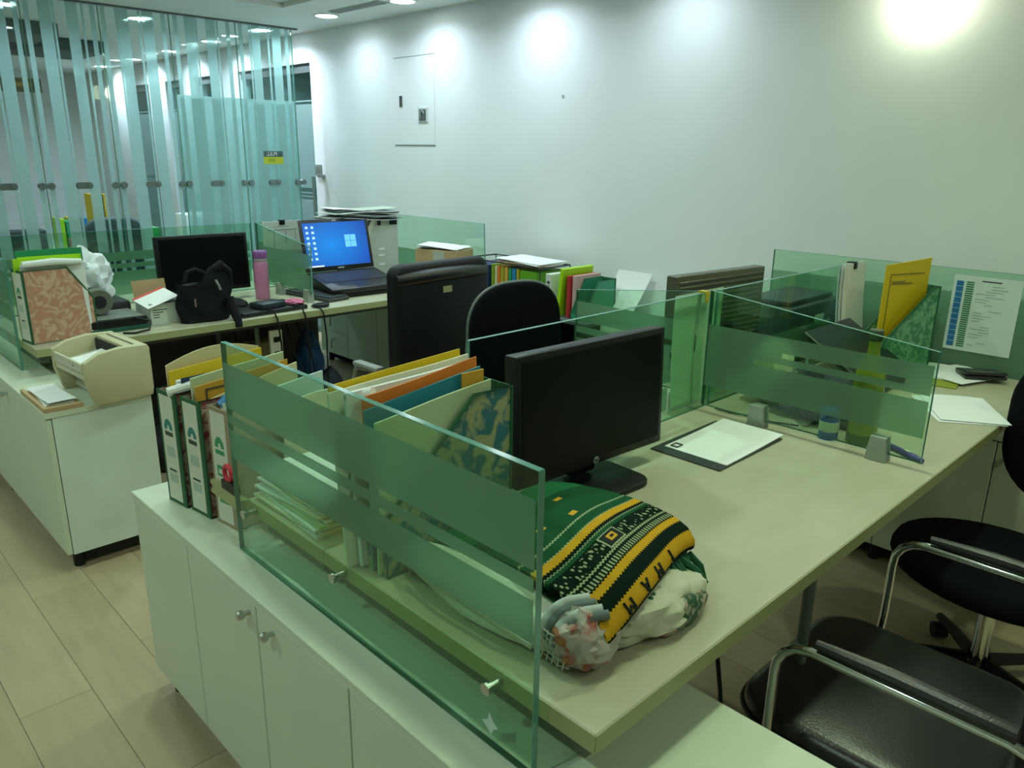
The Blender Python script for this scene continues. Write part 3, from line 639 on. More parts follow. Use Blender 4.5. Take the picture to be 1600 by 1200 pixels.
# small blue bottle, green bottle, marker, pens beyond the divider
bt = thing('glue_pot', 'small blue and white bottle standing by the glass divider', 'bottle', (-0.918, 2.262, 0.75))
B().lathe([(0.027, 0), (0.029, 0.004), (0.029, 0.060), (0.027, 0.066)], seg=24).make('body', mat('pot_blue', (0.02, 0.10, 0.42), 0.35), bt)
B().lathe([(0.0295, 0.026), (0.0298, 0.027), (0.0298, 0.056), (0.0295, 0.057)], seg=24).make('label_band', mat('pot_label', (0.55, 0.62, 0.50), 0.5), bt)
B().lathe([(0.0285, 0.0665), (0.0290, 0.068), (0.0290, 0.088), (0.026, 0.092), (0.001, 0.092)], seg=24).make('cap', mat('pot_cap', (0.03, 0.13, 0.48), 0.3), bt)
gb = thing('drink_bottle', 'tall olive green bottle seen through the frosted divider', 'bottle', (-0.835, 2.305, 0.75))
BG = mat('bottle_olive', (0.30, 0.33, 0.02), 0.15, spec=0.6)
B().lathe([(0.040, 0), (0.043, 0.006), (0.043, 0.20), (0.038, 0.235), (0.022, 0.265), (0.017, 0.28), (0.017, 0.315)], seg=24).make('body', BG, gb)
B().lathe([(0.019, 0.316), (0.020, 0.318), (0.020, 0.345), (0.018, 0.348), (0.001, 0.348)], seg=20).make('cap', mat('bottle_cap', (0.04, 0.06, 0.03), 0.4), gb)
B().lathe([(0.0433, 0.0), (0.0436, 0.001), (0.0436, 0.03), (0.0433, 0.031)], seg=24).make('base_band', mat('bottle_base', (0.10, 0.13, 0.05), 0.3), gb)
mk = thing('marker_pen', 'purple marker pen lying behind the divider clamp', 'pen', (-0.70, 2.285, 0.759), math.radians(-28))
B().cyl((-0.055, 0, 0), (0.025, 0, 0), 0.0085, seg=14).make('barrel', mat('pen_purple', (0.05, 0.03, 0.30), 0.35), mk)
B().cyl((0.025, 0, 0), (0.068, 0, 0), 0.0095, 0.007, seg=14).make('cap', mat('pen_cap', (0.08, 0.05, 0.38), 0.35), mk)
B().box((0.0, -0.004, 0.0085), (0.02, 0.004, 0.0095)).make('print', PAPERO, mk, smooth=False)
# dark bag and cables behind the divider
dbg = thing('dark_pouch', 'slate grey fabric pouch slumped behind the frosted divider', 'bag', (-1.03, 2.42, 0.75))
B().blob((0, 0, 0.075), (0.14, 0.10, 0.085), 0.35, 4, 2.2, 2, flat=0.0).make('body', mat('slate_fabric', (0.035, 0.05, 0.055), 0.85, bump=0.4, bscale=40), dbg)
B().tube([(0.05, -0.04, 0.02), (0.12, -0.05, 0.015), (0.17, -0.02, 0.012), (0.16, 0.04, 0.02), (0.08, 0.06, 0.05)], 0.012, 8).make('strap', mat('slate_fabric', (0, 0, 0)), dbg)
tag(B().blob((0, 0, 0.11), (0.075, 0.06, 0.12), 0.2, 3, 2.0, 5, flat=0.0).make('crumpled_bag', mat('cream_plastic', (0.50, 0.56, 0.36), 0.5), None, loc=(-1.21, 2.44, 0.75)), 'pale cream crumpled bag between the spine screen and the divider', 'bag')
B_ = B(); B_.tube([(-1.30, 2.24, 0.756), (-1.24, 2.235, 0.756), (-1.16, 2.26, 0.756), (-1.10, 2.25, 0.756), (-1.02, 2.28, 0.757)], 0.003, 8)
tag(B_.make('cable', BLACKP), 'thin black cable lying along the foot of the divider', 'cable')

# ================================================================== RUG AND CLOTH BUNDLE
def rug_mat():
    m, t, N, L = nt('prayer_rug'); b = N['Principled BSDF']; b.inputs['Roughness'].default_value = 0.95; b.inputs['Specular IOR Level'].default_value = 0.1
    uv = N.new('ShaderNodeUVMap'); sp = N.new('ShaderNodeSeparateXYZ'); L.new(uv.outputs[0], sp.inputs[0])
    # zig-zag offset on the band edges
    saw = N.new('ShaderNodeMath'); saw.operation = 'PINGPONG'; saw.inputs[1].default_value = 0.012
    L.new(sp.outputs['Y'], saw.inputs[0])
    zz = N.new('ShaderNodeMath'); zz.operation = 'MULTIPLY_ADD'; zz.inputs[1].default_value = 0.55; L.new(saw.outputs[0], zz.inputs[0]); L.new(sp.outputs['X'], zz.inputs[2])
    G1 = (0.012, 0.085, 0.035); G2 = (0.02, 0.16, 0.06); K = (0.004, 0.014, 0.008); Yl = (0.62, 0.34, 0.02); W_ = (0.34, 0.40, 0.22)
    def ramp(stops, src):
        r = N.new('ShaderNodeValToRGB'); r.color_ramp.interpolation = 'CONSTANT'
        e = r.color_ramp.elements; e[0].position = 0; e[0].color = (*stops[0][1], 1)
        e.remove(e[1])
        for p, c in stops[1:]: q = e.new(p); q.color = (*c, 1)
        L.new(src, r.inputs[0]); return r
    base = ramp([(0, G2), (0.30, G1), (0.505, W_), (0.512, G1), (0.555, W_), (0.562, Yl), (0.592, K), (0.607, W_), (0.613, G1), (0.626, K), (0.695, W_), (0.702, K), (0.735, K), (0.742, Yl), (0.768, K), (0.80, K), (0.815, Yl), (0.872, K), (0.90, G1), (1.0, K)], zz.outputs[0])
    # white motifs inside the dark band, lace row and small yellow diamonds in the field
    vo = N.new('ShaderNodeTexVoronoi'); vo.inputs['Scale'].default_value = 46; vo.feature = 'F1'; L.new(uv.outputs[0], vo.inputs['Vector'])
    lt = N.new('ShaderNodeMath'); lt.operation = 'LESS_THAN'; lt.inputs[1].default_value = 0.34; L.new(vo.outputs['Distance'], lt.inputs[0])
    def window(a, c, src):
        g1 = N.new('ShaderNodeMath'); g1.operation = 'GREATER_THAN'; g1.inputs[1].default_value = a; L.new(src, g1.inputs[0])
        g2 = N.new('ShaderNodeMath'); g2.operation = 'LESS_THAN'; g2.inputs[1].default_value = c; L.new(src, g2.inputs[0])
        g = N.new('ShaderNodeMath'); g.operation = 'MULTIPLY'; L.new(g1.outputs[0], g.inputs[0]); L.new(g2.outputs[0], g.inputs[1]); return g.outputs[0]
    wn = window(0.634, 0.685, sp.outputs['X']); mm = N.new('ShaderNodeMath'); mm.operation = 'MULTIPLY'; L.new(wn, mm.inputs[0]); L.new(lt.outputs[0], mm.inputs[1])
    mx = N.new('ShaderNodeMix'); mx.data_type = 'RGBA'; L.new(mm.outputs[0], mx.inputs['Factor']); L.new(base.outputs[0], mx.inputs['A']); mx.inputs['B'].default_value = (*W_, 1)
    wv = N.new('ShaderNodeMath'); wv.operation = 'PINGPONG'; wv.inputs[1].default_value = 0.012; L.new(sp.outputs['Y'], wv.inputs[0])
    l2 = N.new('ShaderNodeMath'); l2.operation = 'LESS_THAN'; l2.inputs[1].default_value = 0.006; L.new(wv.outputs[0], l2.inputs[0])
    w2 = window(0.711, 0.733, sp.outputs['X']); m2 = N.new('ShaderNodeMath'); m2.operation = 'MULTIPLY'; L.new(w2, m2.inputs[0]); L.new(l2.outputs[0], m2.inputs[1])
    mx2 = N.new('ShaderNodeMix'); mx2.data_type = 'RGBA'; L.new(m2.outputs[0], mx2.inputs['Factor']); L.new(mx.outputs['Result'], mx2.inputs['A']); mx2.inputs['B'].default_value = (*W_, 1)
    nz = N.new('ShaderNodeTexNoise'); nz.inputs['Scale'].default_value = 260; L.new(uv.outputs[0], nz.inputs['Vector'])
    bp = N.new('ShaderNodeBump'); bp.inputs['Strength'].default_value = 0.5; bp.inputs['Distance'].default_value = 0.004; L.new(nz.outputs['Fac'], bp.inputs['Height']); L.new(bp.outputs[0], b.inputs['Normal'])
    L.new(mx2.outputs['Result'], b.inputs['Base Color']); return m
RUG = rug_mat()
prof = [(-1.165, .800), (-1.12, .848), (-1.04, .872), (-.95, .888), (-.87, .895), (-.80, .894), (-.75, .889), (-.715, .877), (-.695, .856), (-.697, .836), (-.72, .826), (-.76, .826)]
cum = [0]
for a, b in zip(prof, prof[1:]): cum.append(cum[-1]+math.dist(a, b))
def pxz(u):
    s = u*cum[-1]
    for i in range(len(prof)-1):
        if s <= cum[i+1]+1e-9:
            k = (s-cum[i])/(cum[i+1]-cum[i]); return (prof[i][0]+(prof[i+1][0]-prof[i][0])*k, prof[i][1]+(prof[i+1][1]-prof[i][1])*k)
    return prof[-1]
rg = thing('prayer_rug', 'folded green and yellow woven prayer rug on the front desk', 'rug', (-0.93, 1.04, 0.75))
def rugpt(u, v, lift=0.0):
    x, z = pxz(u); y = 0.875+v*0.355
    sk = 0.02*math.sin(v*4+1)*u+(v-0.5)*(-0.04)*u
    z = z-0.030*(1-v)**3-0.030*max(0, v-0.72)**1.5*4*u+0.004*math.sin(v*9+u*6)
    return (x+sk+0.93, y-1.04, z-0.75+lift)
B().grid(rugpt, 60, 30, 0.009, uv=True).make('top_fold', RUG, rg, angle=1.2)
B().grid(lambda u, v: (lambda p: (p[0]-0.018, p[1]+0.004, p[2]-0.026))(rugpt(0.05+u*0.9, v)), 40, 24, 0.008, uv=True).make('lower_fold', mat('rug_green_dark', (0.008, 0.05, 0.022), 0.95, bump=0.4, bscale=200), rg, angle=1.2)
# yellow end stripe lettering and square motifs
LET = 'MAMI'
for k, ch in enumerate(LET):
    v = 0.20+k*0.17; p = Vector(rugpt(0.845, v, 0.0012)); q = Vector(rugpt(0.815, v, 0.0012)); q2 = Vector(rugpt(0.845, v+0.05, 0.0012))
    text('woven_letter', ch, 0.034, frame(p, (p-q2), (p-q)), mat('rug_black', (0.004, 0.01, 0.006), 0.95), rg, 0.0025)
def patch(u0, u1, v0, v1, m_, nm, lift):
    B().grid(lambda u, v: rugpt(u0+(u1-u0)*u, v0+(v1-v0)*v, lift), 3, 4, 0.0015).make(nm, m_, rg)
for v0 in (0.40,):
    patch(0.628, 0.690, v0, v0+0.17, mat('rug_cream', (0.34, 0.40, 0.22), 0.95), 'square_motif', 0.0010)
    patch(0.633, 0.685, v0+0.012, v0+0.158, mat('rug_black', (0, 0, 0)), 'square_motif', 0.0018)
    patch(0.645, 0.673, v0+0.05, v0+0.12, mat('rug_yellow', (0.62, 0.34, 0.02), 0.95), 'square_motif', 0.0026)
    patch(0.654, 0.664, v0+0.07, v0+0.10, mat('rug_black', (0, 0, 0)), 'square_motif', 0.0034)
for u0, v0 in ((0.42, 0.30), (0.46, 0.52), (0.36, 0.12), (0.34, 0.62)):
    patch(u0, u0+0.022, v0, v0+0.055, mat('rug_yellow', (0, 0, 0)), 'diamond_motif', 0.0010)
# tassels at the folded end
TAS = mat('tassel_green', (0.015, 0.10, 0.05), 0.95)
rr = random.Random(11)
for k in range(16):
    v = 0.42+k*0.037; p = Vector(rugpt(0.90, min(v, 1.0))); d = Vector((0.032+rr.uniform(-.012, .018), rr.uniform(-.025, .03), -0.055+rr.uniform(-.012, .008)))
    B().tube([p+Vector((0.0, 0, -0.006)), p+d*0.5+Vector((0.008, 0, 0.0)), p+d], [0.007, 0.0065, 0.002], 6).make('tassel', TAS, rg)
# cloth bundles under the rug
CREAMC = mat('cream_cloth', (0.58, 0.58, 0.44), 0.9, bump=0.5, bscale=25)
t = thing('cotton_bag', 'bulging white printed cotton bag under the rug behind the glass', 'bag', (-0.94, 0.86, 0.75))
B().blob((0, 0, 0.042), (0.225, 0.062, 0.050), 0.12, 4, 2.0, 4, flat=0.0).make('body', mat('bag_white', (0.62, 0.66, 0.56), 0.7, bump=0.6, bscale=18), t)
B().tube([(-0.16, -0.055, 0.075), (-0.05, -0.070, 0.068), (0.08, -0.066, 0.055), (0.17, -0.05, 0.035)], 0.006, 8).make('seam', mat('bag_white', (0, 0, 0)), t)
text('bag_print', 'IV', 0.05, frame((-0.15, -0.066, 0.055), (1, 0.05, -0.2), (0, 0.35, 1)), mat('bag_ink', (0.12, 0.16, 0.13), 0.8), t)
# striped and netted cloth roll end
t = thing('cloth_roll', 'rolled floral cloth with white netting under the corner of the rug', 'cloth', (-0.715, 0.865, 0.75))
FLOR = marble('floral_cloth', (0.45, 0.42, 0.36), (0.40, 0.10, 0.08), 26, 0.8, 0.56, (0.50, 0.24, 0.06))
B().blob((0, 0.012, 0.052), (0.054, 0.058, 0.056), 0.22, 4, 2.5, 6, flat=0.0).make('floral_roll', FLOR, t)
WST = mat('white_stripe_cloth', (0.55, 0.60, 0.60), 0.85)
for k in range(4):
    B().tube(cr([(-0.050+0.012*k, -0.034, 0.052-0.004*k), (-0.046+0.013*k, -0.026, 0.085-0.004*k), (-0.030+0.014*k, -0.004, 0.108-0.004*k), (-0.005+0.014*k, 0.03, 0.114-0.004*k)]), 0.0085, 12).make('stripe_fold', WST if k % 2 == 0 else mat('grey_stripe_cloth', (0.16, 0.20, 0.20), 0.85), t)
NET = mat('net_white', (0.60, 0.62, 0.56), 0.8)
nb = B()
for k in range(5):
    z = 0.020+k*0.012; nb.tube([(-0.046+0.02*j, -0.044+0.02*abs(j-1.5)**2*0.12, z+0.002*math.sin(j*2+k)) for j in range(4)], 0.0014, 5)
for k in range(5):
    x = -0.044+k*0.012; nb.tube([(x+0.004*math.sin(j*2), -0.044+0.004*j*0.3, 0.015+j*0.018) for j in range(4)], 0.0014, 5)
o = nb.make('netting', NET, t); o['kind'] = 'stuff'
t = thing('beige_cloth', 'beige cloth with fringe and floral trim under the rug end', 'cloth', (-0.715, 1.06, 0.75))
B().blob((0.0, 0.0, 0.036), (0.068, 0.140, 0.046), 0.18, 4, 2.4, 8, flat=0.0).make('body', CREAMC, t)
B().blob((0.046, 0.03, 0.026), (0.028, 0.085, 0.034), 0.2, 3, 3, 9, flat=0.0).make('floral_trim', marble('floral_green', (0.02, 0.09, 0.04), (0.45, 0.40, 0.30), 40, 0.8, 0.52, (0.42, 0.08, 0.07)), t)

# ================================================================== RIGHT WORKSTATION
tag(B().box((-0.135, -0.17, 0), (0.135, 0.17, 0.006), 0.001, 1).make('clip_folder', mat('lime_edge_folder', (0.28, 0.33, 0.02), 0.5), None, loc=(-0.985, 3.27, 0.7505), rotz=0.2), 'thin olive folder under the papers near the wallet', 'folder')
for k, (x, y, a, lab) in enumerate([(-0.945, 3.33, 0.15, 'white paper lying on the olive folder'), (-0.87, 3.335, -0.35, 'white paper sheet under the black wallet')]):
    tag(B().grid(lambda u, v: ((u-.5)*0.21, (v-.5)*0.26, 0.0), 3, 3, 0.002).make('paper_sheet', PAPER, None, loc=(x, y, 0.760+k*0.003), rotz=a), lab, 'paper')
wlt = thing('wallet', 'black leather wallet lying on papers by the wall screen', 'wallet', (-0.80, 3.345, 0.7665), math.radians(35)); wlt.scale = (1.15, 1.2, 1.5)
B().box((-0.065, -0.048, 0), (0.065, 0.048, 0.009), 0.004).make('lower_half', LEATHER, wlt)
B().box((-0.065, -0.048, 0.0), (0.065, 0.048, 0.009), 0.004, rot=Matrix.Rotation(-0.10, 3, 'X'), piv=(0, -0.048, 0)).make('upper_half', LEATHER, wlt).location = (0, 0, 0.011)
for k, (dx, dy, a, lab) in enumerate([(0, 0, 0.62, 'lower white paper on the desk edge in front of the right chair'), (0.012, 0.018, 0.55, 'upper white paper on the desk edge in front of the right chair')]):
    tag(B().grid(lambda u, v: ((u-.5)*0.21, (v-.5)*0.297, 0.003*math.sin(u*3)*v), 4, 5, 0.0015).make('paper_sheet', PAPER, None, loc=(-0.735+dx, 2.86+dy, 0.7525+k*0.004), rotz=a), lab, 'paper')
box_file('green marbled box file holding the yellow folder near the wall', (-1.065, 3.42, 0.75), PI-0.36, GREENM, W=0.11, D=0.27, H=0.335, d2=0.03, hl=0.13, style=2)
yf = sheet('yellow_folder', 'bright yellow folder standing in the green marbled box file', 'folder', YELLOW, (-1.105, 3.285, 0.80), (0.245, 0.375), -0.36, th=0.004, top=lambda u: 0.02*u)
for (a, b, c_, d_) in ((-0.095, 0.02, -0.0925, 0.335), (-0.095, 0.335, 0.09, 0.3375), (-0.085, 0.305, -0.01, 0.308), (-0.085, 0.297, 0.03, 0.3)):
    B().box((0.0022, a, b), (0.0030, c_, d_)).make('print_line', INKD, yf, smooth=False)
hp = thing('clipped_papers', 'white papers clipped over the glass screen beside the yellow folder', 'papers', (-1.343, 3.30, 1.150))
for k, (dx, m_) in enumerate(((0.0, mat('paper_blue', (0, 0, 0))), (0.006, PAPER), (0.014, PAPER))):
    B().grid(lambda u, v, dx=dx, k=k: (dx+0.025*(1-v)**2+0.002*k, (u-0.5)*0.215+0.008*k, -0.315*(1-v)+0.004), 4, 8, 0.0015).make('sheet', m_, hp)
B().box((-0.014, -0.010, -0.022), (0.022, 0.022, 0.008), 0.003).make('binder_clip', BLACKP, hp)
# dark boards and a cup behind the spine screen near the wall
tag(B().box((-0.17, -0.20, 0), (0.17, 0.20, 0.022), 0.004, 1, rot=Matrix.Rotation(0.55, 3, 'Y'), piv=(0.17, 0, 0)).make('dark_tray', mat('dark_slate', (0.02, 0.025, 0.025), 0.4), None, loc=(-1.16, 2.98, 0.752)), 'dark slanted tray leaning behind the divider at the right desk', 'tray')
pb = thing('dark_printer', 'dark grey printer behind the spine screen near the wall', 'printer', (-1.53, 3.17, 0.75))
B().box((-0.13, -0.24, 0), (0.13, 0.24, 0.24), 0.012).make('body', mat('printer_slate', (0.05, 0.065, 0.07), 0.5), pb)
B().box((0.1302, -0.02, 0.14), (0.132, 0.06, 0.19)).make('sticker', PAPER, pb, smooth=False)
B().box((-0.10, -0.20, 0.24), (0.10, 0.20, 0.262), 0.006).make('lid', mat('printer_slate', (0, 0, 0)), pb)
# chart on the wall screen
ch_ = thing('wall_chart', 'printed chart with blue cells and green bars stuck on the wall screen', 'poster', (-0.868, 3.4775, 0.975), 0)
def rq(a, b, c_, d_): return [(a, b), (c_, b), (c_, d_), (a, d_)]
B().box((-0.122, -0.0012, -0.150), (0.122, 0, 0.155)).make('chart_sheet', mat('chart_white', (0.62, 0.74, 0.70), 0.5), ch_, smooth=False)
for k in range(12):
    z = 0.132-k*0.0225
    B().box((-0.110, -0.0018, z-0.0205), (-0.084, -0.0012, z)).make('blue_cell', mat('chart_blue', (0.02, 0.17, 0.42), 0.5), ch_, smooth=False)
for k in range(30):
    z = 0.132-k*0.009
    B().box((-0.074, -0.0018, z-0.0055), (-0.046, -0.0012, z)).make('green_bar', mat('chart_green', (0.02, 0.16, 0.06), 0.5), ch_, smooth=False)
rr = random.Random(5)
B().box((-0.02, -0.0018, 0.136), (0.05, -0.0012, 0.141)).make('chart_title', INKD, ch_, smooth=False)
for k in range(24):
    z = 0.122-k*0.011; 
    if rr.random() < 0.75:
        a = rr.choice((-0.035, 0.0, 0.02)); b = a+rr.uniform(0.02, 0.075)
        B().box((a, -0.0017, z-0.003), (min(b, 0.11), -0.0012, z)).make('text_line', mat('chart_text', (0.30, 0.40, 0.38), 0.6), ch_, smooth=False)
# ribbed back of the far monitor
mr, mrs = monitor('dark monitor with ribbed back standing behind the front row screen', (-1.56, 2.58, 0.75), math.radians(174), 0.525, 0.345, 0.07, dep=0.05, mats=(mat('ribbed_back', (0.075, 0.072, 0.050), 0.30), SCREEN))
for k in range(16):
    B().box((-0.0535, -0.25, 0.10+k*0.019), (-0.0495, 0.25, 0.110+k*0.019), 0.002, 1).make('rib', mat('ribbed_back', (0, 0, 0)), mrs)

# ================================================================== LEFT ROW
# printer
pr_ = thing('laser_printer', 'yellowed beige laser printer on the left white cabinet', 'printer', (-3.30, 0.795, 0.62), math.radians(4)); pr_.scale = (1, 0.92, 1)
BEI = mat('aged_beige', (0.56, 0.53, 0.34), 0.5, var=0.12, scale=9, col2=(0.50, 0.45, 0.26)); BEI2 = mat('beige_light', (0.58, 0.57, 0.42), 0.5)
W2 = 0.175
prof_ = [(0.265, 0), (0.272, 0.03), (0.272, 0.195), (0.262, 0.208), (0.15, 0.212), (0.06, 0.200), (0.0, 0.172), (0.0, 0.095), (0.012, 0.05), (0.03, 0.0)]
for s_ in (-1, 1): B().prism(prof_, 'x', s_*W2-(0.030 if s_ > 0 else 0), s_*W2+(0.030 if s_ < 0 else 0), 0.006).make('side_cheek', BEI, pr_)
B().prism([(0.075, 0.01), (0.268, 0.01), (0.268, 0.15), (0.20, 0.15), (0.03, 0.125), (0.006, 0.12), (0.006, 0.10), (0.075, 0.08)], 'x', -W2+0.030, W2-0.030).make('body', BEI2, pr_, smooth=False)
B().box((-W2+0.03, 0.185, 0.15), (W2-0.03, 0.268, 0.206), 0.004).make('rear_hood', BEI, pr_)
B().box((-W2+0.05, 0.22, 0.2065), (W2-0.05, 0.228, 0.2085)).make('feed_slot', mat('slot_brown', (0.12, 0.11, 0.07), 0.6), pr_, smooth=False)
B().box((-W2+0.035, 0.176, 0.140), (W2-0.035, 0.1845, 0.195)).make('output_mouth', DARK, pr_, smooth=False)
B().box((-W2+0.03, 0.0, 0.125), (W2-0.03, 0.012, 0.165), 0.003).make('front_lip', BEI2, pr_)
B().cyl((0.06, -0.001, 0.145), (0.06, 0.002, 0.145), 0.006, seg=12).make('button', GREYM, pr_)
tag(B().grid(lambda u, v: ((u-.5)*0.21, (v-.5)*0.20, 0.03*v*v), 4, 6, 0.0015).make('printed_page', PAPER, None, loc=(-3.285, 0.895, 0.620+0.140), rotz=math.radians(4)), 'white page lying in the output tray of the beige printer', 'paper')
tray_ = thing('paper_tray', 'brown open paper tray in front of the beige printer', 'tray', (-3.33, 0.735, 0.62))
B().box((-0.17, -0.075, 0), (0.17, 0.060, 0.007), 0.001, 1).make('tray_floor', CARD, tray_, smooth=False)
B().box((-0.17, -0.075, 0.007), (0.17, -0.062, 0.018), 0.001, 1).make('front_lip', CARD, tray_, smooth=False)
B().box((0.158, -0.062, 0.007), (0.17, 0.060, 0.018), 0.001, 1).make('side_lip', CARD, tray_, smooth=False)
for k in range(3):
    tag(B().grid(lambda u, v, k=k: ((u-.5)*0.26, (v-.5)*0.10, 0.003*math.sin(4*u+k)), 5, 3, 0.0015).make('tray_paper', [PAPER, mat('grey_paper', (0.45, 0.50, 0.45), 0.8), PAPER][k], None, loc=(-3.35, 0.735, 0.632+k*0.005), rotz=0.05*k-0.05), ['lowest white sheet in the brown tray before the printer', 'grey sheet in the brown tray before the printer', 'topmost white sheet in the brown tray before the printer'][k], 'paper', 'sheets in the printer tray')
# small things between the cabinet and the desk
tag(B().box((-0.05, -0.03, 0), (0.05, 0.03, 0.085), 0.008).make('red_box', mat('dark_red', (0.30, 0.02, 0.03), 0.5), None, loc=(-3.80, 0.93, 0.62)), 'small dark red box on the cabinet below the pink box file', 'box')
# pink marbled box file and folders
box_file('pink marbled box file at the left end of the left desk', (-3.828, 0.785, 0.75), math.radians(7), PINKM, W=0.115, D=0.272, H=0.318, d2=0.178, hl=0.175, ink=INK, style=0)
for lab, m_, dx, L_, H_, th, cx_ in (('dark green folder behind the lime folder at the left edge', GREENF, -0.060, 0.26, 0.385, 0.004, 0.93),
    ('translucent lime green folder in the pink box file', LIME, -0.020, 0.245, 0.362, 0.004, 0.92),
    ('white paper bundle in the pink box file', PAPER, 0.010, 0.245, 0.332, 0.012, 0.92)):
    o = sheet('paper_folder', lab, 'folder', m_, (-3.813+dx, cx_, 0.757), (L_, H_), math.radians(-2), th=th, wave=0.002)
tag(B().tube([(-3.785, 0.80, 1.092), (-3.785, 0.92, 1.098), (-3.787, 1.03, 1.090)], [0.014, 0.015, 0.012], 10).make('rolled_paper', PAPER), 'white rolled paper resting on top of the pink box file', 'paper roll')
sheet('lime_frame', 'lime green folder spine bar above the pink box file', 'folder', LIME, (-3.826, 0.905, 1.055), (0.255, 0.058), math.radians(-2), th=0.012)
# heap behind it: white bag, dark pouch, tape roll, document tray, book
tag(B().blob((0, 0, 0.11), (0.10, 0.13, 0.13), 0.35, 4, 2.2, 12, flat=0.0).make('plastic_bag', mat('white_plastic', (0.72, 0.78, 0.80), 0.4, bump=0.6, bscale=22), None, loc=(-4.17, 1.13, 0.85)), 'crumpled white plastic bag on the heap left of the black monitor', 'bag')
tag(B().box((-0.13, -0.15, 0), (0.13, 0.15, 0.10), 0.02).make('dark_case', mat('charcoal_case', (0.02, 0.022, 0.022), 0.6), None, loc=(-4.17, 1.15, 0.7505)), 'charcoal case beneath the crumpled white plastic bag', 'case')
tp = thing('cable_coil', 'grey coiled roll standing beside the pink box file', 'coil', (-3.95, 1.12, 0.815))
B().lathe([(0.026, -0.03), (0.058, -0.03), (0.060, -0.025), (0.060, 0.025), (0.058, 0.03), (0.026, 0.03)], M=Matrix.Rotation(PI/2, 3, 'Y') , seg=24, c=(0, 0, 0.06)).make('coil_body', mat('coil_grey', (0.16, 0.17, 0.13), 0.6), tp)
B().lathe([(0.0, 0.024), (0.030, 0.024), (0.030, 0.032), (0.0, 0.032)], M=Matrix.Rotation(PI/2, 3, 'Y'), seg=20, c=(0, 0, 0.06)).make('coil_core', DARK, tp)
dt = thing('document_tray', 'black desk tray on a green book beside the pink box file', 'tray', (-3.93, 1.16, 0.772))
B().box((-0.11, -0.125, 0), (0.13, 0.125, 0.036), 0.003).make('body', BLACKP, dt)
B().box((-0.10, -0.115, 0.036), (0.12, 0.115, 0.041), 0.001, 1).make('top_plate', mat('tray_grey', (0.16, 0.18, 0.16), 0.5), dt)
tag(B().box((-0.13, -0.13, 0), (0.13, 0.13, 0.020), 0.002, 1).make('green_book', mat('book_green', (0.01, 0.09, 0.06), 0.5), None, loc=(-3.93, 1.16, 0.7505)), 'dark green book under the black desk tray', 'book')
tag(B().tube([(-3.79, 1.22, 0.81), (-3.72, 1.27, 0.80), (-3.69, 1.25, 0.765), (-3.70, 1.19, 0.756), (-3.74, 1.15, 0.754)], 0.005, 8).make('black_cable', BLACKP), 'black cable looping over the desk edge by the desk tray', 'cable')
# small white product box
wb = thing('product_box', 'small white carton with open brown flap on the left desk', 'box', (-3.925, 1.39, 0.75), math.radians(3))
WBX = mat('white_carton', (0.62, 0.66, 0.58), 0.6)
B().box((-0.085, -0.082, 0), (0.085, 0.082, 0.10), 0.001, 1).make('body', WBX, wb, smooth=False)
B().box((-0.080, -0.077, 0.1002), (0.080, 0.077, 0.1015)).make('opening', DARK, wb, smooth=False)
f_ = B().box((-0.085, -0.082, 0.100), (-0.082, 0.082, 0.195), rot=Matrix.Rotation(-0.25, 3, 'Y'), piv=(-0.085, 0, 0.1)).make('flap', CARD, wb, smooth=False)
l_ = B().box((-0.04, -0.105, 0.118), (0.105, 0.055, 0.121), rot=Matrix.Rotation(0.30, 3, 'X')@Matrix.Rotation(0.15, 3, 'Y')).make('lid', PAPER, wb, smooth=False)
B().box((-0.062, -0.105, 0.119), (-0.040, 0.055, 0.122), rot=Matrix.Rotation(0.30, 3, 'X')@Matrix.Rotation(0.15, 3, 'Y'), piv=(0.03, -0.025, 0.12)).make('red_stripe', mat('carton_red', (0.65, 0.10, 0.08), 0.5), l_, smooth=False)
for k in range(4): B().box((0.0852, -0.070, 0.070-k*0.012), (0.0858, -0.070+[0.07, 0.05, 0.03, 0.03][k], 0.074-k*0.012)).make('print_line', INKD, wb, smooth=False)
# black handbag
bg = thing('handbag', 'black fabric handbag standing before the black monitor on the left desk', 'bag', (-3.80, 1.565, 0.75), math.radians(4))
BAGM = mat('bag_black', (0.006, 0.007, 0.008), 0.8, spec=0.2, bump=0.4, bscale=60)
def bagpt(u, v):
    a = 2*PI*u; wob = 1+0.06*math.sin(3*a+4*v)+0.05*math.sin(5*a+9*v)
    r1 = 0.065*(1-0.35*v)*wob; r2 = 0.125*(1+0.12*math.sin(v*2.2))*wob
    top = 0.205+0.030*math.sin(a*1.0+0.6)+0.02*math.sin(3*a)
    return (r1*math.cos(a), r2*math.sin(a), v*top)
b_ = B(); b_.grid(bagpt, 36, 14); bmesh.ops.remove_doubles(b_.bm, verts=b_.bm.verts[:], dist=0.0005)
b_.make('body', BAGM, bg, angle=1.5)
B().prism([(0.05*math.cos(2*PI*k/16), 0.115*math.sin(2*PI*k/16)) for k in range(16)], 'z', 0.17, 0.185).make('top_panel', BAGM, bg)
B().tube([(0.02, -0.10, 0.20), (0.015, -0.085, 0.245), (0.01, -0.04, 0.258), (0.01, 0.01, 0.232), (0.02, 0.025, 0.20)], 0.012, 8).make('handle', BAGM, bg)
B().tube([(0.02, 0.0, 0.20), (0.02, 0.04, 0.245), (0.02, 0.09, 0.268), (0.01, 0.13, 0.235), (0.0, 0.142, 0.16)], [0.014, 0.02, 0.026, 0.022, 0.016], 10).make('handle', BAGM, bg)
B().tube([(0.065, 0.035, 0.205), (0.072, 0.045, 0.18), (0.074, 0.052, 0.155)], 0.006, 8).make('zip_pull', GREYM, bg)
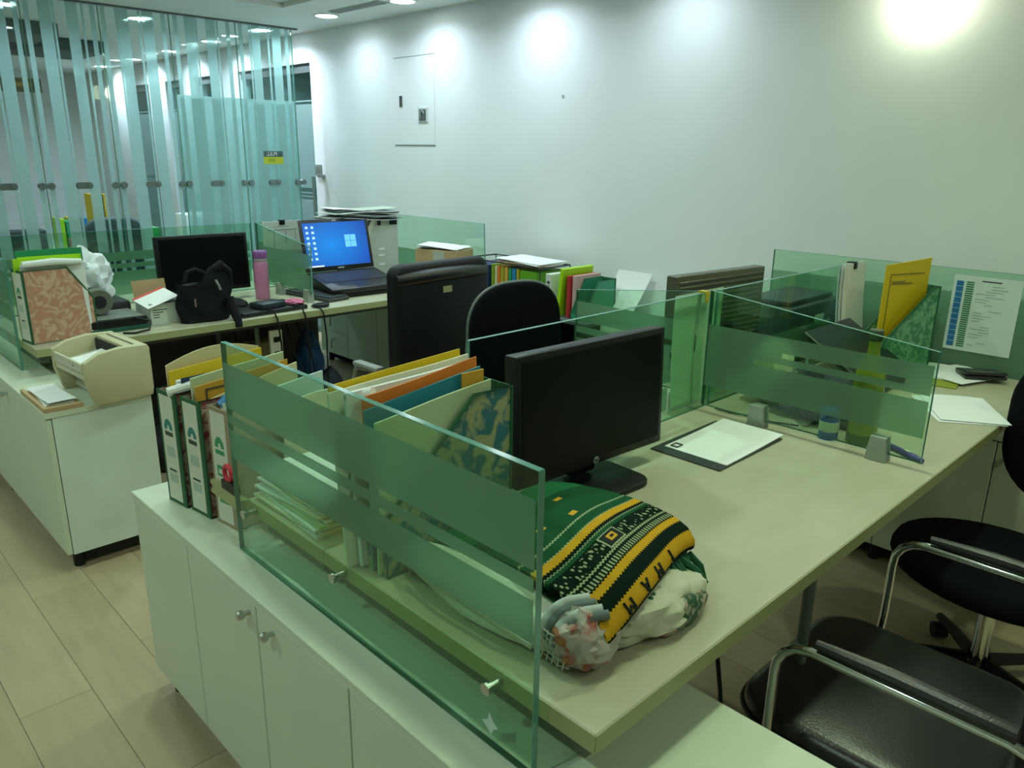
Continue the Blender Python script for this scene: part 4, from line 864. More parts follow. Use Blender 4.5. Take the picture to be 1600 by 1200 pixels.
B().tube([(0.062, 0.10, 0.11), (0.088, 0.102, 0.05), (0.128, 0.100, 0.008), (0.140, 0.098, -0.030)], [0.022, 0.024, 0.022, 0.018], 8).make('strap_end', BAGM, bg)
B().box((0.066, -0.085, 0.085), (0.070, -0.075, 0.125), 0.001).make('tag', mat('brown_tag', (0.16, 0.11, 0.09), 0.5), bg)
# monitor, laptop, clipboard, etc
monitor('black switched-off monitor behind the handbag on the left desk', (-4.27, 1.785, 0.75), math.radians(-2), 0.505, 0.315, 0.055, tilt=0.03)
bo = thing('water_bottle', 'pink plastic water bottle with purple lid beside the left monitor', 'bottle', (-4.16, 2.055, 0.75))
B().lathe([(0.036, 0), (0.040, 0.006), (0.040, 0.195), (0.037, 0.210), (0.035, 0.215)], seg=24).make('body', mat('pink_plastic', (0.60, 0.22, 0.42), 0.3), bo)
B().lathe([(0.0365, 0.2155), (0.0375, 0.217), (0.0375, 0.232), (0.0365, 0.2335)], seg=24).make('collar', mat('grey_collar', (0.35, 0.33, 0.36), 0.4), bo)
B().lathe([(0.0390, 0.234), (0.0395, 0.236), (0.0395, 0.270), (0.037, 0.274), (0.001, 0.275)], seg=24).make('lid', mat('purple_lid', (0.26, 0.09, 0.32), 0.35), bo)
cb = thing('clipboard', 'white clipboard of papers clipped to the glass left of the laptop', 'clipboard', (-4.478, 2.372, 1.152))
B().box((-0.001, -0.132, -0.30), (0.003, 0.132, 0.0), 0.001, 1).make('board', mat('board_white', (0.60, 0.64, 0.58), 0.6), cb)
B().box((-0.016, -0.018, -0.022), (0.010, 0.018, 0.008), 0.002).make('binder_clip', BLACKP, cb)
for (y0, y1, z0, z1) in ((-0.10, 0.10, -0.056, -0.050), (-0.055, 0.045, -0.034, -0.031), (-0.06, -0.055, -0.16, -0.056), (0.085, 0.088, -0.13, -0.056), (0.02, 0.024, -0.14, -0.056)):
    B().box((0.003, y0, z0), (0.0036, y1, z1)).make('ruled_line', mat('rule_grey', (0.25, 0.29, 0.27), 0.7), cb, smooth=False)
lp = thing('laptop', 'black laptop showing a blue desktop screen on the left desk', 'laptop', (-3.865, 2.575, 0.772), math.radians(-3)); lp.scale = (1.2, 1.24, 1.22)
LB = mat('laptop_black', (0.012, 0.013, 0.016), 0.35)
tl_ = Matrix.Rotation(0.20, 3, 'Y')      # base slopes up toward the screen
base = B().box((-0.26, -0.19, 0.0), (0.0, 0.19, 0.026), 0.004, 2, rot=tl_, piv=(0, 0, 0)).make('base', LB, lp)
B().box((-0.235, -0.165, 0.026), (-0.10, 0.165, 0.0275), rot=tl_, piv=(0, 0, 0)).make('keyboard', mat('key_navy', (0.015, 0.017, 0.035), 0.45), base, smooth=False)
B().box((-0.085, -0.05, 0.026), (-0.015, 0.05, 0.027), rot=tl_, piv=(0, 0, 0)).make('touchpad', mat('pad_dark', (0.02, 0.02, 0.03), 0.3), base, smooth=False)
sc = Matrix.Rotation(-0.24, 3, 'Y'); pv = (-0.255, 0, 0.075)
scr = B().box((-0.263, -0.19, 0.078), (-0.255, 0.19, 0.335), 0.004, 2, rot=sc, piv=pv).make('display_lid', LB, lp)
def screen_mat():
    m, t, N, L = nt('blue_desktop'); b = N['Principled BSDF']; b.inputs['Base Color'].default_value = (0, 0, 0, 1); b.inputs['Roughness'].default_value = 0.3
    tc = N.new('ShaderNodeTexCoord'); g = N.new('ShaderNodeTexGradient'); g.gradient_type = 'SPHERICAL'
    mp = N.new('ShaderNodeMapping'); mp.inputs['Location'].default_value = (0, 0.12, -0.9); mp.inputs['Scale'].default_value = (0, 3.2, 4.5)
    L.new(tc.outputs['Object'], mp.inputs[0]); L.new(mp.outputs[0], g.inputs[0])
    r = N.new('ShaderNodeValToRGB'); r.color_ramp.elements[0].color = (0.012, 0.03, 0.42, 1); r.color_ramp.elements[1].color = (0.0, 0.30, 0.95, 1)
    L.new(g.outputs[0], r.inputs[0]); L.new(r.outputs[0], b.inputs['Emission Color']); b.inputs['Emission Strength'].default_value = 0.85
    MATS['blue_desktop'] = m; return m
B().box((-0.2548, -0.173, 0.100), (-0.2540, 0.173, 0.318), rot=sc, piv=pv).make('screen', screen_mat(), scr, smooth=False)
ICO = mat('icon_white', (0.45, 0.65, 1.0), 0.5, emit=0.7); WIN = mat('window_logo', (0.15, 0.50, 1.0), 0.5, emit=0.7)
for c_ in range(2):
    for k in range(7):
        B().box((-0.2539, -0.160+c_*0.030, 0.290-k*0.026), (-0.2536, -0.146+c_*0.030, 0.302-k*0.026), rot=sc, piv=pv).make('icon', ICO, scr, smooth=False)
for a_, b2 in ((0, 0), (1, 0), (0, 1), (1, 1)):
    B().box((-0.2539, 0.045+a_*0.032, 0.190+b2*0.032), (-0.2536, 0.075+a_*0.032, 0.220+b2*0.032), rot=sc, piv=pv).make('logo_pane', WIN, scr, smooth=False)
B().box((-0.2539, -0.173, 0.100), (-0.2536, -0.09, 0.107), rot=sc, piv=pv).make('taskbar', mat('taskbar', (0.8, 0.85, 0.9), 0.5, emit=0.6), scr, smooth=False)
B().box((-0.2545, -0.018, 0.086), (-0.2538, 0.018, 0.093), rot=sc, piv=pv).make('maker_mark', mat('mark_grey', (0.35, 0.38, 0.42), 0.4), scr, smooth=False)
B().box((-0.2545, -0.012, 0.3225), (-0.2538, 0.012, 0.330), rot=sc, piv=pv).make('webcam_mark', mat('mark_grey', (0, 0, 0)), scr, smooth=False)
cp = thing('laptop_stand', 'black wedge laptop stand under the laptop', 'laptop stand', (-3.865, 2.575, 0.7505), math.radians(-3)); cp.scale = (1.2, 1.24, 1.22)
B().prism([(-0.25, 0.0), (0.0, 0.0), (0.0, 0.0165), (-0.25, 0.0650)], 'y', -0.18, 0.18, 0.003).make('wedge', BLACKP, cp)
kb = thing('keyboard', 'dark grey keyboard lying between the divider and the laptop', 'keyboard', (-4.02, 2.315, 0.752), math.radians(8))
B().box((-0.21, -0.075, 0), (0.21, 0.075, 0.018), 0.004).make('case', mat('kb_grey', (0.05, 0.055, 0.055), 0.5), kb)
km = None
for r in range(5):
    for c_ in range(14):
        if km is None:
            k0 = B().box((-0.012, -0.011, 0), (0.012, 0.011, 0.008), 0.002, 1).make('key', mat('key_dark', (0.025, 0.03, 0.032), 0.45), kb); km = k0.data; k0.location = (-0.19, -0.055, 0.018); continue
        k1 = bpy.data.objects.new('key', km); COL.objects.link(k1); k1.parent = kb; k1.location = (-0.19+c_*0.0292, -0.055+r*0.0272, 0.018)
# tray of gadgets at the desk edge
tag(B().box((-0.12, -0.19, 0), (0.12, 0.19, 0.022), 0.004).make('black_laptop_closed', mat('slab_black', (0.012, 0.014, 0.018), 0.35), None, loc=(-3.84, 1.90, 0.7505), rotz=math.radians(4)), 'closed thin black notebook at the desk edge right of the handbag', 'notebook')
tag(B().box((-0.055, -0.075, 0), (0.055, 0.075, 0.030), 0.005).make('black_adapter', mat('adapter_navy', (0.02, 0.028, 0.04), 0.35), None, loc=(-3.80, 1.90, 0.773), rotz=0.2), 'small dark blue adapter box on the closed black notebook', 'adapter')
tag(B().blob((0, 0, 0.022), (0.09, 0.07, 0.028), 0.25, 3, 2.5, 21, flat=0.0).make('black_pouch', BAGM, None, loc=(-3.98, 1.80, 0.7505)), 'flat black pouch between the handbag and the pink bottle', 'pouch')
tag(B().blob((0, 0, 0.012), (0.06, 0.045, 0.014), 0.4, 3, 3, 22, flat=0.0).make('pink_cloth', mat('pink_cloth', (0.55, 0.14, 0.26), 0.8), None, loc=(-3.80, 2.055, 0.773)), 'crumpled pink cloth scrap beside the dark blue adapter', 'cloth')
tag(B().box((-0.07, -0.02, 0), (0.07, 0.02, 0.014), 0.004).make('black_phone', BLACKP, None, loc=(-3.985, 2.06, 0.752), rotz=0.5), 'black handset lying before the frosted divider', 'phone')
tag(B().tube([(-3.72+0.026*math.cos(a*PI/8), 2.17+0.04*math.sin(a*PI/8), 0.763) for a in range(16)], 0.010, 8, closed=True).make('cable_loop', BLACKP), 'thick black cable ring at the desk edge below the keyboard', 'cable')
for k, (y, lab) in enumerate(((1.86, 'thin grey cable hanging over the desk edge below the notebook'), (2.02, 'pair of dark cables hanging over the desk edge below the pink cloth'), (2.13, 'black cable dropping from the cable ring'))):
    tag(B().tube([(-3.75, y, 0.778 if k < 2 else 0.757), (-3.680, y+0.01, 0.776 if k < 2 else 0.757), (-3.655, y+0.015, 0.735), (-3.66, y+0.03, 0.60), (-3.72, y+0.06, 0.30), (-3.75, y+0.12, -0.03)], 0.0045, 8).make('black_cable', BLACKP), lab, 'cable')
# document box and papers behind laptop
db = thing('document_box', 'grey white document box behind the laptop with paper heaped on it', 'box', (-4.375, 2.87, 0.75))
DBX = mat('grey_card', (0.50, 0.53, 0.46), 0.7, var=0.08, scale=10)
B().box((-0.09, -0.24, 0), (0.09, 0.24, 0.395), 0.003, 1).make('body', DBX, db, smooth=False)
for y in (0.09, 0.20): B().box((0.088, y-0.028 if y > .1 else y-0.014, 0.36), (0.096, y+0.028 if y > .1 else y+0.012, 0.40), 0.002).make('binder_clip', BLACKP, db)
B().grid(lambda u, v: (0.092+0.02*v*v, 0.02+0.035*u-0.05*(1-v), 0.28+0.12*v), 3, 6, 0.001).make('paper_curl', PAPERO, db)
for z in (0.10, 0.16, 0.20): B().box((0.0905, 0.08, z), (0.092, 0.125, z+0.012)).make('printed_mark', PAPER, db, smooth=False)
rr = random.Random(4)
for k in range(16):
    def fn(u, v, k=k): return ((u-.5)*0.20, (v-.5)*0.46, 0.010*math.cos(v*3.1)*(k % 3)*0.6+0.004*math.sin(5*v+k))
    o = B().grid(fn, 3, 8, 0.0028).make('heaped_paper', [PAPER, mat('mag_dark', (0.10, 0.12, 0.11), 0.5), PAPER, mat('grey_paper', (0, 0, 0))][k % 4], None, loc=(-4.36+rr.uniform(-.03, .03), 2.87+rr.uniform(-.05, .03), 1.147+k*0.0045), rotz=rr.uniform(-.12, .12))
    tag(o, 'paper in the messy heap on the document box behind the laptop', 'papers', 'papers heaped on the document box')
tag(B().grid(lambda u, v: ((u-.5)*0.12, (v-.5)*0.20, 0.03*math.sin(u*3)+0.02*v), 5, 5, 0.002).make('paper_sheet', PAPER, None, loc=(-4.10, 3.12, 0.82)), 'curled white sheet right of the document box', 'paper')
tag(B().box((-0.10, -0.08, 0), (0.10, 0.08, 0.065), 0.004).make('blue_box', mat('blue_carton', (0.02, 0.12, 0.28), 0.5), None, loc=(-4.10, 3.12, 0.7505)), 'low blue box beneath the curled white sheet', 'box')
bx = thing('brown_carton', 'brown cardboard carton with papers on top near the wall', 'box', (-3.80, 3.11, 0.75), math.radians(20))
B().box((-0.15, -0.105, 0), (0.15, 0.105, 0.245), 0.002, 1).make('body', CARD, bx, smooth=False)
B().box((-0.02, -0.1062, 0.10), (0.06, -0.105, 0.24)).make('label', mat('grey_label', (0.45, 0.46, 0.42), 0.6), bx, smooth=False)
for k in range(3): tag(B().grid(lambda u, v, k=k: ((u-.5)*0.28, (v-.5)*0.20, 0.008*math.sin(3*u+k)), 5, 4, 0.003).make('paper_sheet', PAPER, None, loc=(-3.80, 3.11, 1.003+k*0.006), rotz=0.3+0.12*k), ['lowest paper sheet on the brown carton by the wall', 'middle paper sheet on the brown carton by the wall', 'topmost paper sheet on the brown carton by the wall'][k], 'paper', 'papers on the brown carton')

# ================================================================== FILES AND SHELF AT THE WALL
rk = thing('wire_file_rack', 'dark wire rack holding coloured files on the cabinet by the wall', 'file rack', (-3.42, 3.37, 0.60))
WIRE = mat('wire_dark', (0.06, 0.07, 0.08), 0.4, 0.5)
for y in (-0.13, 0.13):
    B().tube([(-0.32, y, 0.005), (-0.32, y, 0.335), (0.33, y, 0.335), (0.33, y, 0.005)], 0.005, 6).make('end_wire', WIRE, rk)
for x in (-0.32, 0.33): B().tube([(x, -0.13, 0.335), (x, 0.13, 0.335)], 0.005, 6).make('cross_wire', WIRE, rk)
B().box((-0.33, -0.13, 0.0), (0.34, 0.13, 0.006)).make('base_tray', WIRE, rk, smooth=False)
FILES = [('navy file at the left of the wire rack', NAVY, -0.20, 0.16, 0.31), ('olive green file second in the wire rack', mat('f_olive', (0.22, 0.36, 0.02), 0.5), -0.085, 0.022, 0.32),
    ('cream file with orange stripe in the wire rack', MANILA, -0.055, 0.02, 0.31), ('orange file in the wire rack', ORANGE, -0.03, 0.018, 0.315),
    ('olive yellow file in the wire rack', mat('f_ochre', (0.40, 0.38, 0.03), 0.5), 0.0, 0.026, 0.315), ('amber file in the wire rack', mat('f_amber', (0.62, 0.36, 0.05), 0.5), 0.035, 0.026, 0.315),
    ('dark green file in the wire rack', GREENF, 0.068, 0.022, 0.31), ('blue file in the wire rack', BLUEF, 0.102, 0.032, 0.315),
    ('gold file in the wire rack', mat('f_gold', (0.50, 0.40, 0.02), 0.5), 0.135, 0.018, 0.315), ('grass green file at the right of the wire rack', mat('f_grass', (0.12, 0.36, 0.01), 0.5), 0.225, 0.14, 0.31)]
for lab, m_, dx, w_, h_ in FILES:
    o = B().box((-w_/2, -0.115, 0), (w_/2, 0.115, h_-0.01), 0.002, 1).make('lever_file', m_, None, loc=(-3.42+dx, 3.365, 0.607)); tag(o, lab, 'file')
    B().box((-min(w_, .03)*0.32, -0.1158, 0.05), (min(w_, .03)*0.32, -0.115, 0.20)).make('spine_label', m_ if w_ > .1 else MATS['spine_white'] if dx == 0.102 else m_, o, smooth=False)
for k, (a, m_) in enumerate(((0.02, mat('salmon_paper', (0.70, 0.42, 0.32), 0.7)), (-0.05, PAPER), (0.06, PAPER))):
    tag(B().grid(lambda u, v, k=k: ((u-.5)*0.36, (v-.5)*0.25, 0.004*math.sin(3*u+k)), 5, 4, 0.003).make('paper_sheet', m_, None, loc=(-3.28, 3.36, 0.944+k*0.008), rotz=a), ['salmon folder lying flat on top of the coloured files', 'lower white sheet lying on top of the coloured files', 'topmost white sheet lying on the coloured files'][k], 'paper')
# files on the black shelf
sh = thing('black_shelf', 'low black shelf unit by the wall beneath the white spined file', 'shelf', (-2.86, 3.34, FZ))
for z in (0.05, 0.40, 0.715): B().box((-0.19, -0.16, z), (0.19, 0.16, z+0.02), 0.002, 1).make('shelf_board', mat('shelf_black', (0.02, 0.022, 0.024), 0.5) if z < .7 else mat('shelf_top', (0.10, 0.12, 0.12), 0.5), sh, smooth=False)
for x in (-0.19, 0.178): B().box((x, -0.16, 0), (x+0.012, 0.16, 0.715)).make('side_panel', mat('shelf_black', (0, 0, 0)), sh, smooth=False)
B().box((-0.178, 0.145, 0.02), (0.178, 0.158, 0.715)).make('back_panel', mat('shelf_black', (0, 0, 0)), sh, smooth=False)
ZT = FZ+0.736
lf = tag(B().box((-0.022, -0.13, 0), (0.022, 0.13, 0.235), 0.002, 1).make('lever_file', mat('f_white', (0.62, 0.66, 0.62), 0.5), None, loc=(-2.985, 3.33, ZT)), 'white spined file with black lettering on the black shelf', 'file')
for k in range(6): B().box((-0.010, -0.1306, 0.06+k*0.024), (0.008+0.004*(k % 2), -0.130, 0.075+k*0.024)).make('spine_letter', INKD, lf, smooth=False)
o = B().box((-0.012, -0.13, 0), (0.012, 0.13, 0.275), 0.002, 1).make('lever_file', LIME, None, loc=(-2.925, 3.34, ZT)); o.rotation_euler = (0, 0.12, 0); tag(o, 'lime green folder leaning right on the black shelf', 'file')
o = B().box((-0.010, -0.12, 0), (0.010, 0.12, 0.235), 0.002, 1).make('lever_file', REDF, None, loc=(-2.862, 3.35, ZT)); tag(o, 'dark red file in front of the pink papers on the black shelf', 'file')
o = sheet('paper_bundle', 'pink papers standing in the green box file on the shelf', 'papers', mat('pinkish_paper', (0.62, 0.42, 0.42), 0.7), (-2.825, 3.36, ZT+0.004), (0.22, 0.232), 0, th=0.02)
gbx = box_file('plain green box file at the right of the black shelf', (-2.80+0.03, 3.475, ZT), PI, mat('f_teal_green', (0.03, 0.26, 0.15), 0.5), W=0.10, D=0.26, H=0.215, d2=0.15, hl=0.03, style=2)
wp = tag(B().grid(lambda u, v: ((u-.5)*0.235+0.05*v, -0.16+0.135*v+0.02*math.sin(v*3), -0.02+0.30*v-0.04*v*v), 5, 10, 0.0015).make('leaning_sheet', PAPER, None, loc=(-2.70, 3.585, 0.70)), 'large white sheet curling against the wall right of the black shelf', 'paper')
o = tag(B().box((-0.16, -0.17, 0), (0.16, 0.12, 0.735), 0.003, 1).make('side_table', CABS, None, loc=(-2.50, 3.45, FZ)), 'pale low cabinet beside the black shelf under the leaning sheet', 'cabinet')

# ================================================================== CHAIRS
def star_base(t, h):
    B().cyl((0, 0, 0.08), (0, 0, h), 0.025, seg=16).make('gas_column', CHROME, t)
    for k in range(5):
        a = 2*PI*k/5+0.3; d = Vector((math.cos(a), math.sin(a), 0))
        l_ = B().tube([d*0.03+Vector((0, 0, 0.11)), d*0.18+Vector((0, 0, 0.095)), d*0.30+Vector((0, 0, 0.075))], [0.022, 0.018, 0.014], 10).make('star_leg', BLACKP, t)
        n_ = Vector((-d.y, d.x, 0)); c_ = d*0.29+Vector((0, 0, 0.028))
        B().cyl(c_-n_*0.022, c_+n_*0.022, 0.027, seg=16).make('caster', BLACKP, l_)
def seat_pad(t, w, d, z, th, m_, r=0.10, name='seat'):
    return B().prism(rrect(d, w, r, 8), 'z', z-th, z, 0.022).make(name, m_, t, angle=1.0)
# executive chair, user faces local +x, back at -x
ec = thing('office_chair', 'tall black leather office chair with its back turned, yellow tag on it', 'chair', (-3.04, 2.235, FZ), math.radians(182))
star_base(ec, 0.42); seat_pad(ec, 0.52, 0.50, 0.50, 0.10, LEATHER)
bk = B().prism(rrect(0.575, 0.70, 0.055, 6, 0, 0.80), 'x', -0.295, -0.225, 0.022).make('backrest', LEATHERB, ec, angle=1.0)
B().tube([(-0.270, -0.27, 1.085), (-0.282, -0.14, 1.09), (-0.284, 0.0, 1.092), (-0.282, 0.14, 1.09), (-0.270, 0.27, 1.085)], 0.034, 12).make('head_roll', LEATHER, bk)
B().box((-0.2985, -0.045, 1.005), (-0.2955, 0.010, 1.035), 0.001, 1).make('tag', mat('tag_yellow', (0.42, 0.42, 0.24), 0.6), bk)
for s_ in (-1, 1):
    a_ = B().tube([(-0.20, s_*0.27, 0.55), (-0.19, s_*0.285, 0.62), (-0.10, s_*0.285, 0.65), (0.02, s_*0.285, 0.64), (0.05, s_*0.28, 0.58), (0.02, s_*0.25, 0.47)], 0.012, 10).make('arm_frame', GREYM, ec)
    B().box((-0.17, s_*0.285-0.025, 0.652), (0.02, s_*0.285+0.025, 0.676), 0.010).make('arm_pad', mat('arm_grey', (0.26, 0.27, 0.24), 0.5), a_)
# mesh-back chair
mc = thing('task_chair', 'black fabric task chair with rounded back beside the leather chair', 'chair', (-2.24, 2.38, FZ), math.radians(-8))
star_base(mc, 0.42); B().prism([(0.25*math.cos(2*PI*k/28), 0.25*math.sin(2*PI*k/28)) for k in range(28)], 'z', 0.42, 0.49, 0.02).make('seat', FABRIC, mc, angle=1.0)
out = []
for k in range(41):
    a = PI*k/40; c_ = math.cos(a); out.append((0.255*math.copysign(abs(c_)**0.75, c_), 0.84+0.235*math.sin(a)**0.72))
out = [(0.27, 0.60)]+out+[(-0.27, 0.60), (-0.22, 0.54), (0.22, 0.54)]
def bend(o_, k=0.9):
    for v in o_.data.vertices: v.co.x += k*v.co.y**2
b_ = B().prism(out, 'x', -0.235, -0.185, 0.014).make('backrest', FABRIC, mc, angle=1.0)
B().tube([(-0.21, y, z) for y, z in out[:-2]], 0.008, 8).make('back_rim', mat('rim_grey', (0.12, 0.14, 0.14), 0.5), b_)
B().tube([(0.0, 0, 0.42), (-0.20, 0, 0.42), (-0.26, 0, 0.52), (-0.245, 0, 0.70)], 0.022, 10).make('back_stem', BLACKP, mc)
# right-hand visitor chair with chrome arms (user faces -x)
vc = thing('armchair', 'black leather chair with chrome tube arms at the front desk', 'chair', (-0.445, 1.645, FZ), PI)
sp_ = B().prism(rrect(0.52, 0.53, 0.11, 8), 'z', 0.40, 0.475, 0.028).make('seat', LEATHER, vc, angle=1.0)
B().tube([(p[0], p[1], 0.436) for p in rrect(0.524, 0.534, 0.11, 8)], 0.006, 6, closed=True).make('piping', LEATHER, sp_)
B().prism(rrect(0.50, 0.46, 0.08, 6, 0, 0.78), 'x', -0.33, -0.27, 0.022).make('backrest', LEATHER, vc, angle=1.0)
for s_ in (-1, 1):
    y = s_*0.312
    pts = [(0.135, y*0.93, 0.40), (0.137, y, 0.48), (0.137, y, 0.62)]+[(0.067+0.07*math.cos(a), y, 0.63+0.07*math.sin(a)) for a in (0.3, 0.7, 1.1, 1.57)]+[(-0.1, y, 0.702), (-0.27, y, 0.704), (-0.33, y, 0.69), (-0.36, y*0.9, 0.62), (-0.35, y*0.75, 0.55)]
    a_ = B().tube(pts, 0.0105, 12).make('arm_tube', CHROME, vc)
    B().tube([(0.06, y+s_*0.0, 0.722), (-0.08, y, 0.726), (-0.28, y, 0.726)], [0.010, 0.016, 0.014], 10).make('arm_pad', LEATHER, a_)
    B().tube([(0.135, y*0.92, 0.415), (-0.05, y*0.86, 0.40), (-0.25, y*0.80, 0.40)], 0.010, 8).make('side_rail', CHROME, vc)
star_base(vc, 0.40)
# round-seat chair further right
rc = thing('swivel_chair', 'black swivel chair with rounded seat beyond the chrome-armed chair', 'chair', (-0.46, 2.53, FZ), math.radians(254))
B().prism([(0.27*math.cos(2*PI*k/32), 0.31*math.sin(2*PI*k/32)) for k in range(32)], 'z', 0.40, 0.47, 0.030).make('seat', FABRIC, rc, angle=1.0)
star_base(rc, 0.40)
B().prism(rrect(0.46, 0.50, 0.18, 8, 0, 0.80), 'x', -0.37, -0.30, 0.025).make('backrest', FABRIC, rc, angle=1.0)
B().tube([(0.0, 0, 0.39), (-0.28, 0, 0.39), (-0.385, 0, 0.46), (-0.37, 0, 0.75)], 0.022, 10).make('back_stem', BLACKP, rc)
B().tube([(-0.05, -0.03, 0.395), (0.0, -0.30, 0.38), (0.0, -0.33, 0.40)], 0.008, 8).make('lever', CHROME, rc)

# ================================================================== UNDER THE DESKS
pc = thing('computer_tower', 'black computer tower on the floor under the left desk', 'computer', (-4.05, 1.66, FZ))
B().box((-0.20, -0.09, 0.0), (0.20, 0.09, 0.40), 0.006).make('case', BLACKP, pc); B().box((0.201, -0.07, 0.05), (0.204, 0.07, 0.38)).make('front_panel', mat('pc_front', (0.03, 0.03, 0.033), 0.3), pc, smooth=False)
ps = thing('socket_strip', 'white socket plate hanging below the left desk edge', 'socket', (-3.78, 1.92, 0.55))
B().box((-0.01, -0.035, -0.08), (0.01, 0.035, 0.10), 0.003).make('plate', PAPERO, ps); 
for z in (0.05, -0.03): B().box((0.010, -0.018, z-0.014), (0.018, 0.018, z+0.014), 0.003).make('plug', BLACKP, ps)
tag(B().box((-0.05, -0.10, 0), (0.05, 0.10, 0.56), 0.01).make('board_leg', mat('tan_panel', (0.36, 0.29, 0.16), 0.7), None, loc=(-4.14, 2.02, FZ)), 'tan board standing under the left desk beside the cables', 'board')
tag(B().blob((0, 0, 0.28), (0.10, 0.09, 0.30), 0.18, 4, 2, 31, flat=0.0).make('blue_bag', mat('blue_bag', (0.01, 0.07, 0.22), 0.6, bump=0.4, bscale=25), None, loc=(-4.18, 2.33, FZ)), 'bright blue bag standing under the left desk', 'bag')
tag(B().blob((0, 0, 0.19), (0.10, 0.10, 0.20), 0.2, 4, 2, 33, flat=0.0).make('dark_bag', mat('navy_bag', (0.012, 0.016, 0.035), 0.7, bump=0.4, bscale=25), None, loc=(-3.90, 2.30, FZ)), 'dark navy bag on the floor in front of the blue bag', 'bag')
tag(B().blob((0, 0, 0.13), (0.13, 0.15, 0.15), 0.2, 4, 2, 35, flat=0.0).make('dark_bag', mat('dark_bag', (0.012, 0.012, 0.014), 0.8), None, loc=(-4.0, 1.36, FZ)), 'dark bag on the floor below the white carton', 'bag')
rr = random.Random(8)
for k in range(6):
    y = 1.80+k*0.075
    tag(B().tube([(-4.0+rr.uniform(-.1, .1), y, 0.70), (-3.95+rr.uniform(-.1, .1), y+rr.uniform(-.05, .05), 0.45), (-3.85+rr.uniform(-.1, .1), y+rr.uniform(-.08, .08), 0.2), (-3.78+rr.uniform(-.1, .1), y+rr.uniform(-.05, .1), FZ+0.006)], 0.005, 6).make('black_cable', BLACKP), 'dark cable in the tangle hanging beneath the left desk', 'cable', 'cables hanging beneath the left desk')
for k, (p, lab) in enumerate(((((-0.72, 1.30, 0.70), (-0.70, 1.34, 0.45), (-0.68, 1.36, 0.2), (-0.72, 1.45, FZ+.006), (-0.85, 1.7, FZ+.006)), 'black cable hanging under the front desk near the leg'), (((-0.78, 1.22, 0.70), (-0.76, 1.24, 0.4), (-0.80, 1.28, 0.1), (-0.95, 1.40, FZ+.006)), 'thin black cable hanging under the front desk by the rug'))):
    tag(B().tube(p, 0.005, 6).make('black_cable', BLACKP), lab, 'cable')
tag(B().box((-0.05, -0.22, 0), (0.05, 0.22, 0.045), 0.005).make('floor_box', mat('floor_box_grey', (0.16, 0.17, 0.14), 0.6), None, loc=(-0.86, 1.62, FZ+0.001)), 'grey power strip on the floor under the front desk', 'power strip')

# ================================================================== BEHIND THE GLASS PARTITION
bd = desk('desk', 'desk seen through the glass partition in the back room', -7.55, -6.85, 0.3, 3.2, [(-0.3, -1.3, -0.3), (0.3, -1.3, 0.3), (0.3, 1.3, 0.3), (-0.3, 1.3, -0.3)])
for lab, m_, y, h_, w_ in (('yellow green file behind the left of the partition', LIME, 1.80, 0.27, 0.03), ('dark green file behind the left of the partition', GREENF, 1.85, 0.25, 0.05), ('yellow file behind the left of the partition', YELLOW, 1.895, 0.27, 0.025), ('blue file behind the left of the partition', BLUEF, 1.97, 0.27, 0.03)):
    tag(B().box((-0.13, -w_/2, 0), (0.13, w_/2, h_), 0.002, 1).make('lever_file', m_, None, loc=(-7.10, y, 0.751)), lab, 'file')
tag(B().box((-0.03, -0.05, 0), (0.03, 0.05, 0.12), 0.004).make('pink_card', mat('pink_card', (0.55, 0.22, 0.28), 0.6), None, loc=(-6.92, 1.87, 0.751)), 'small pink card box before the files behind the partition', 'box')
for lab, m_, y in (('amber file high behind the partition', YELLOW, 2.14), ('green file high behind the partition', GREENF, 2.185), ('brown file high behind the partition', MUSTARD, 2.23)):
    tag(B().box((-0.10, -0.018, 0), (0.10, 0.018, 0.26), 0.002, 1).make('lever_file', m_, None, loc=(-7.35, y, 0.931)), lab, 'file')
tag(B().box((-0.13, -0.15, 0), (0.13, 0.15, 0.178), 0.004).make('grey_carton', mat('grey_carton', (0.2, 0.22, 0.22), 0.7), None, loc=(-7.36, 2.19, 0.751)), 'grey carton under the files behind the partition', 'box')
gc = thing('office_chair', 'grey chair back seen through the glass partition', 'chair', (-6.55, 2.02, FZ), math.radians(170))
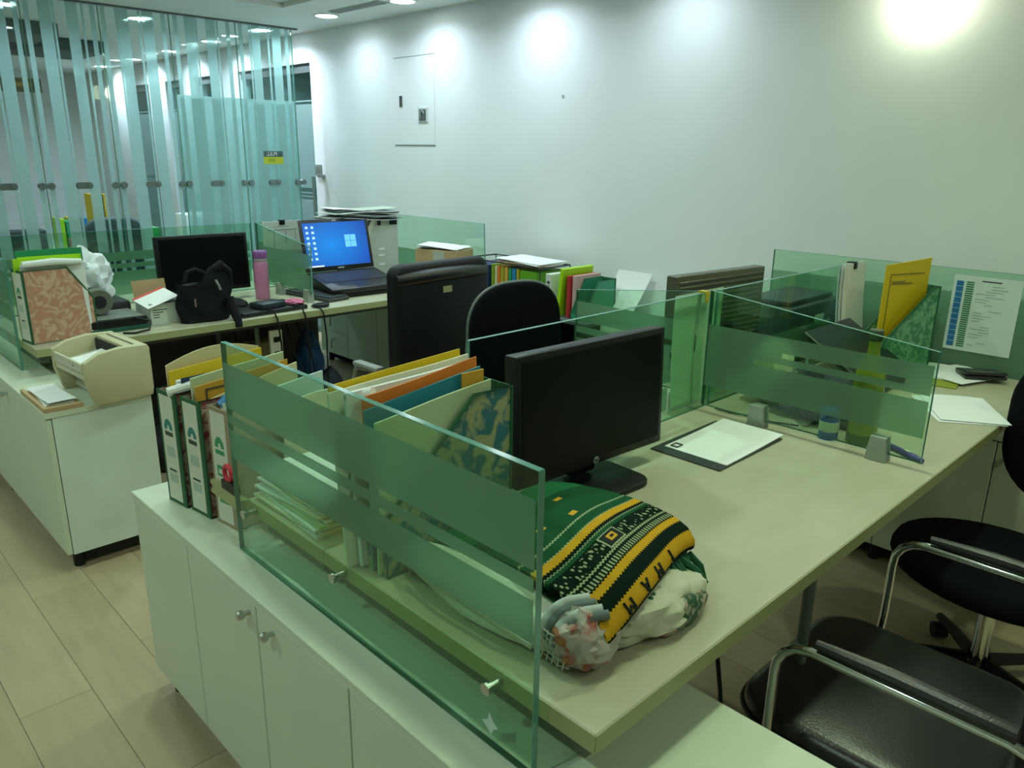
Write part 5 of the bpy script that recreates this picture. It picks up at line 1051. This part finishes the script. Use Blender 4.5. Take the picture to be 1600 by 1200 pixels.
star_base(gc, 0.42); seat_pad(gc, 0.48, 0.46, 0.50, 0.08, mat('chair_grey', (0.10, 0.12, 0.13), 0.8))
B().prism(rrect(0.42, 0.52, 0.12, 6, 0, 0.86), 'x', -0.26, -0.20, 0.02).make('backrest', mat('chair_grey', (0, 0, 0)), gc, angle=1.0)
tag(B().box((-0.12, -0.11, 0), (0.12, 0.11, 0.17), 0.004).make('green_box', mat('box_green', (0.02, 0.30, 0.06), 0.5), None, loc=(-7.05, 2.42, 0.751)), 'bright green box behind the middle of the partition', 'box')
tag(B().box((-0.12, -0.13, 0), (0.12, 0.13, 0.26), 0.004).make('white_printer_box', PAPER, None, loc=(-7.10, 2.92, 0.751)), 'white box behind the partition near the wall', 'box')
tag(B().box((-0.10, -0.16, 0), (0.10, 0.16, 0.20), 0.01).make('dark_device', mat('dev_dark', (0.03, 0.04, 0.045), 0.5), None, loc=(-6.95, 1.50, 0.751)), 'dark device at the left edge behind the partition', 'device')
for i, (x, y, sx, sy) in enumerate(((-7.6, 1.75, 0.35, 0.30), (-8.6, 2.35, 0.45, 0.35), (-7.5, 1.15, 0.30, 0.25))):
    tag(B().box((-sx, -sy, -0.10), (sx, sy, 0), 0.01).make('ceiling_unit', mat('unit_dark', (0.05, 0.07, 0.07), 0.6), None, loc=(x, y, CZ)), ['dark ceiling unit behind the partition at the top left', 'dark ceiling unit deeper behind the partition', 'dark ceiling unit at the far left behind the partition'][i], 'ceiling unit')  # added boxes, stand in for dark shapes reflected in the partition
hu = thing('hanging_sign', 'small brown sign hanging behind the left of the partition', 'sign', (-9.2, 2.18, 2.08))
B().box((-0.01, -0.19, 0), (0.01, 0.19, 0.13)).make('sign_board', mat('sign_brown', (0.20, 0.17, 0.06), 0.5), hu, smooth=False); B().box((0.011, -0.07, 0.05), (0.013, 0.09, 0.09)).make('sign_print', mat('sign_orange', (0.55, 0.30, 0.05), 0.5), hu, smooth=False)
for y in (-0.15, 0.15): B().cyl((0, y, 0.13), (0, y, CZ-2.08), 0.003, seg=6).make('hanger', GREYM, hu)
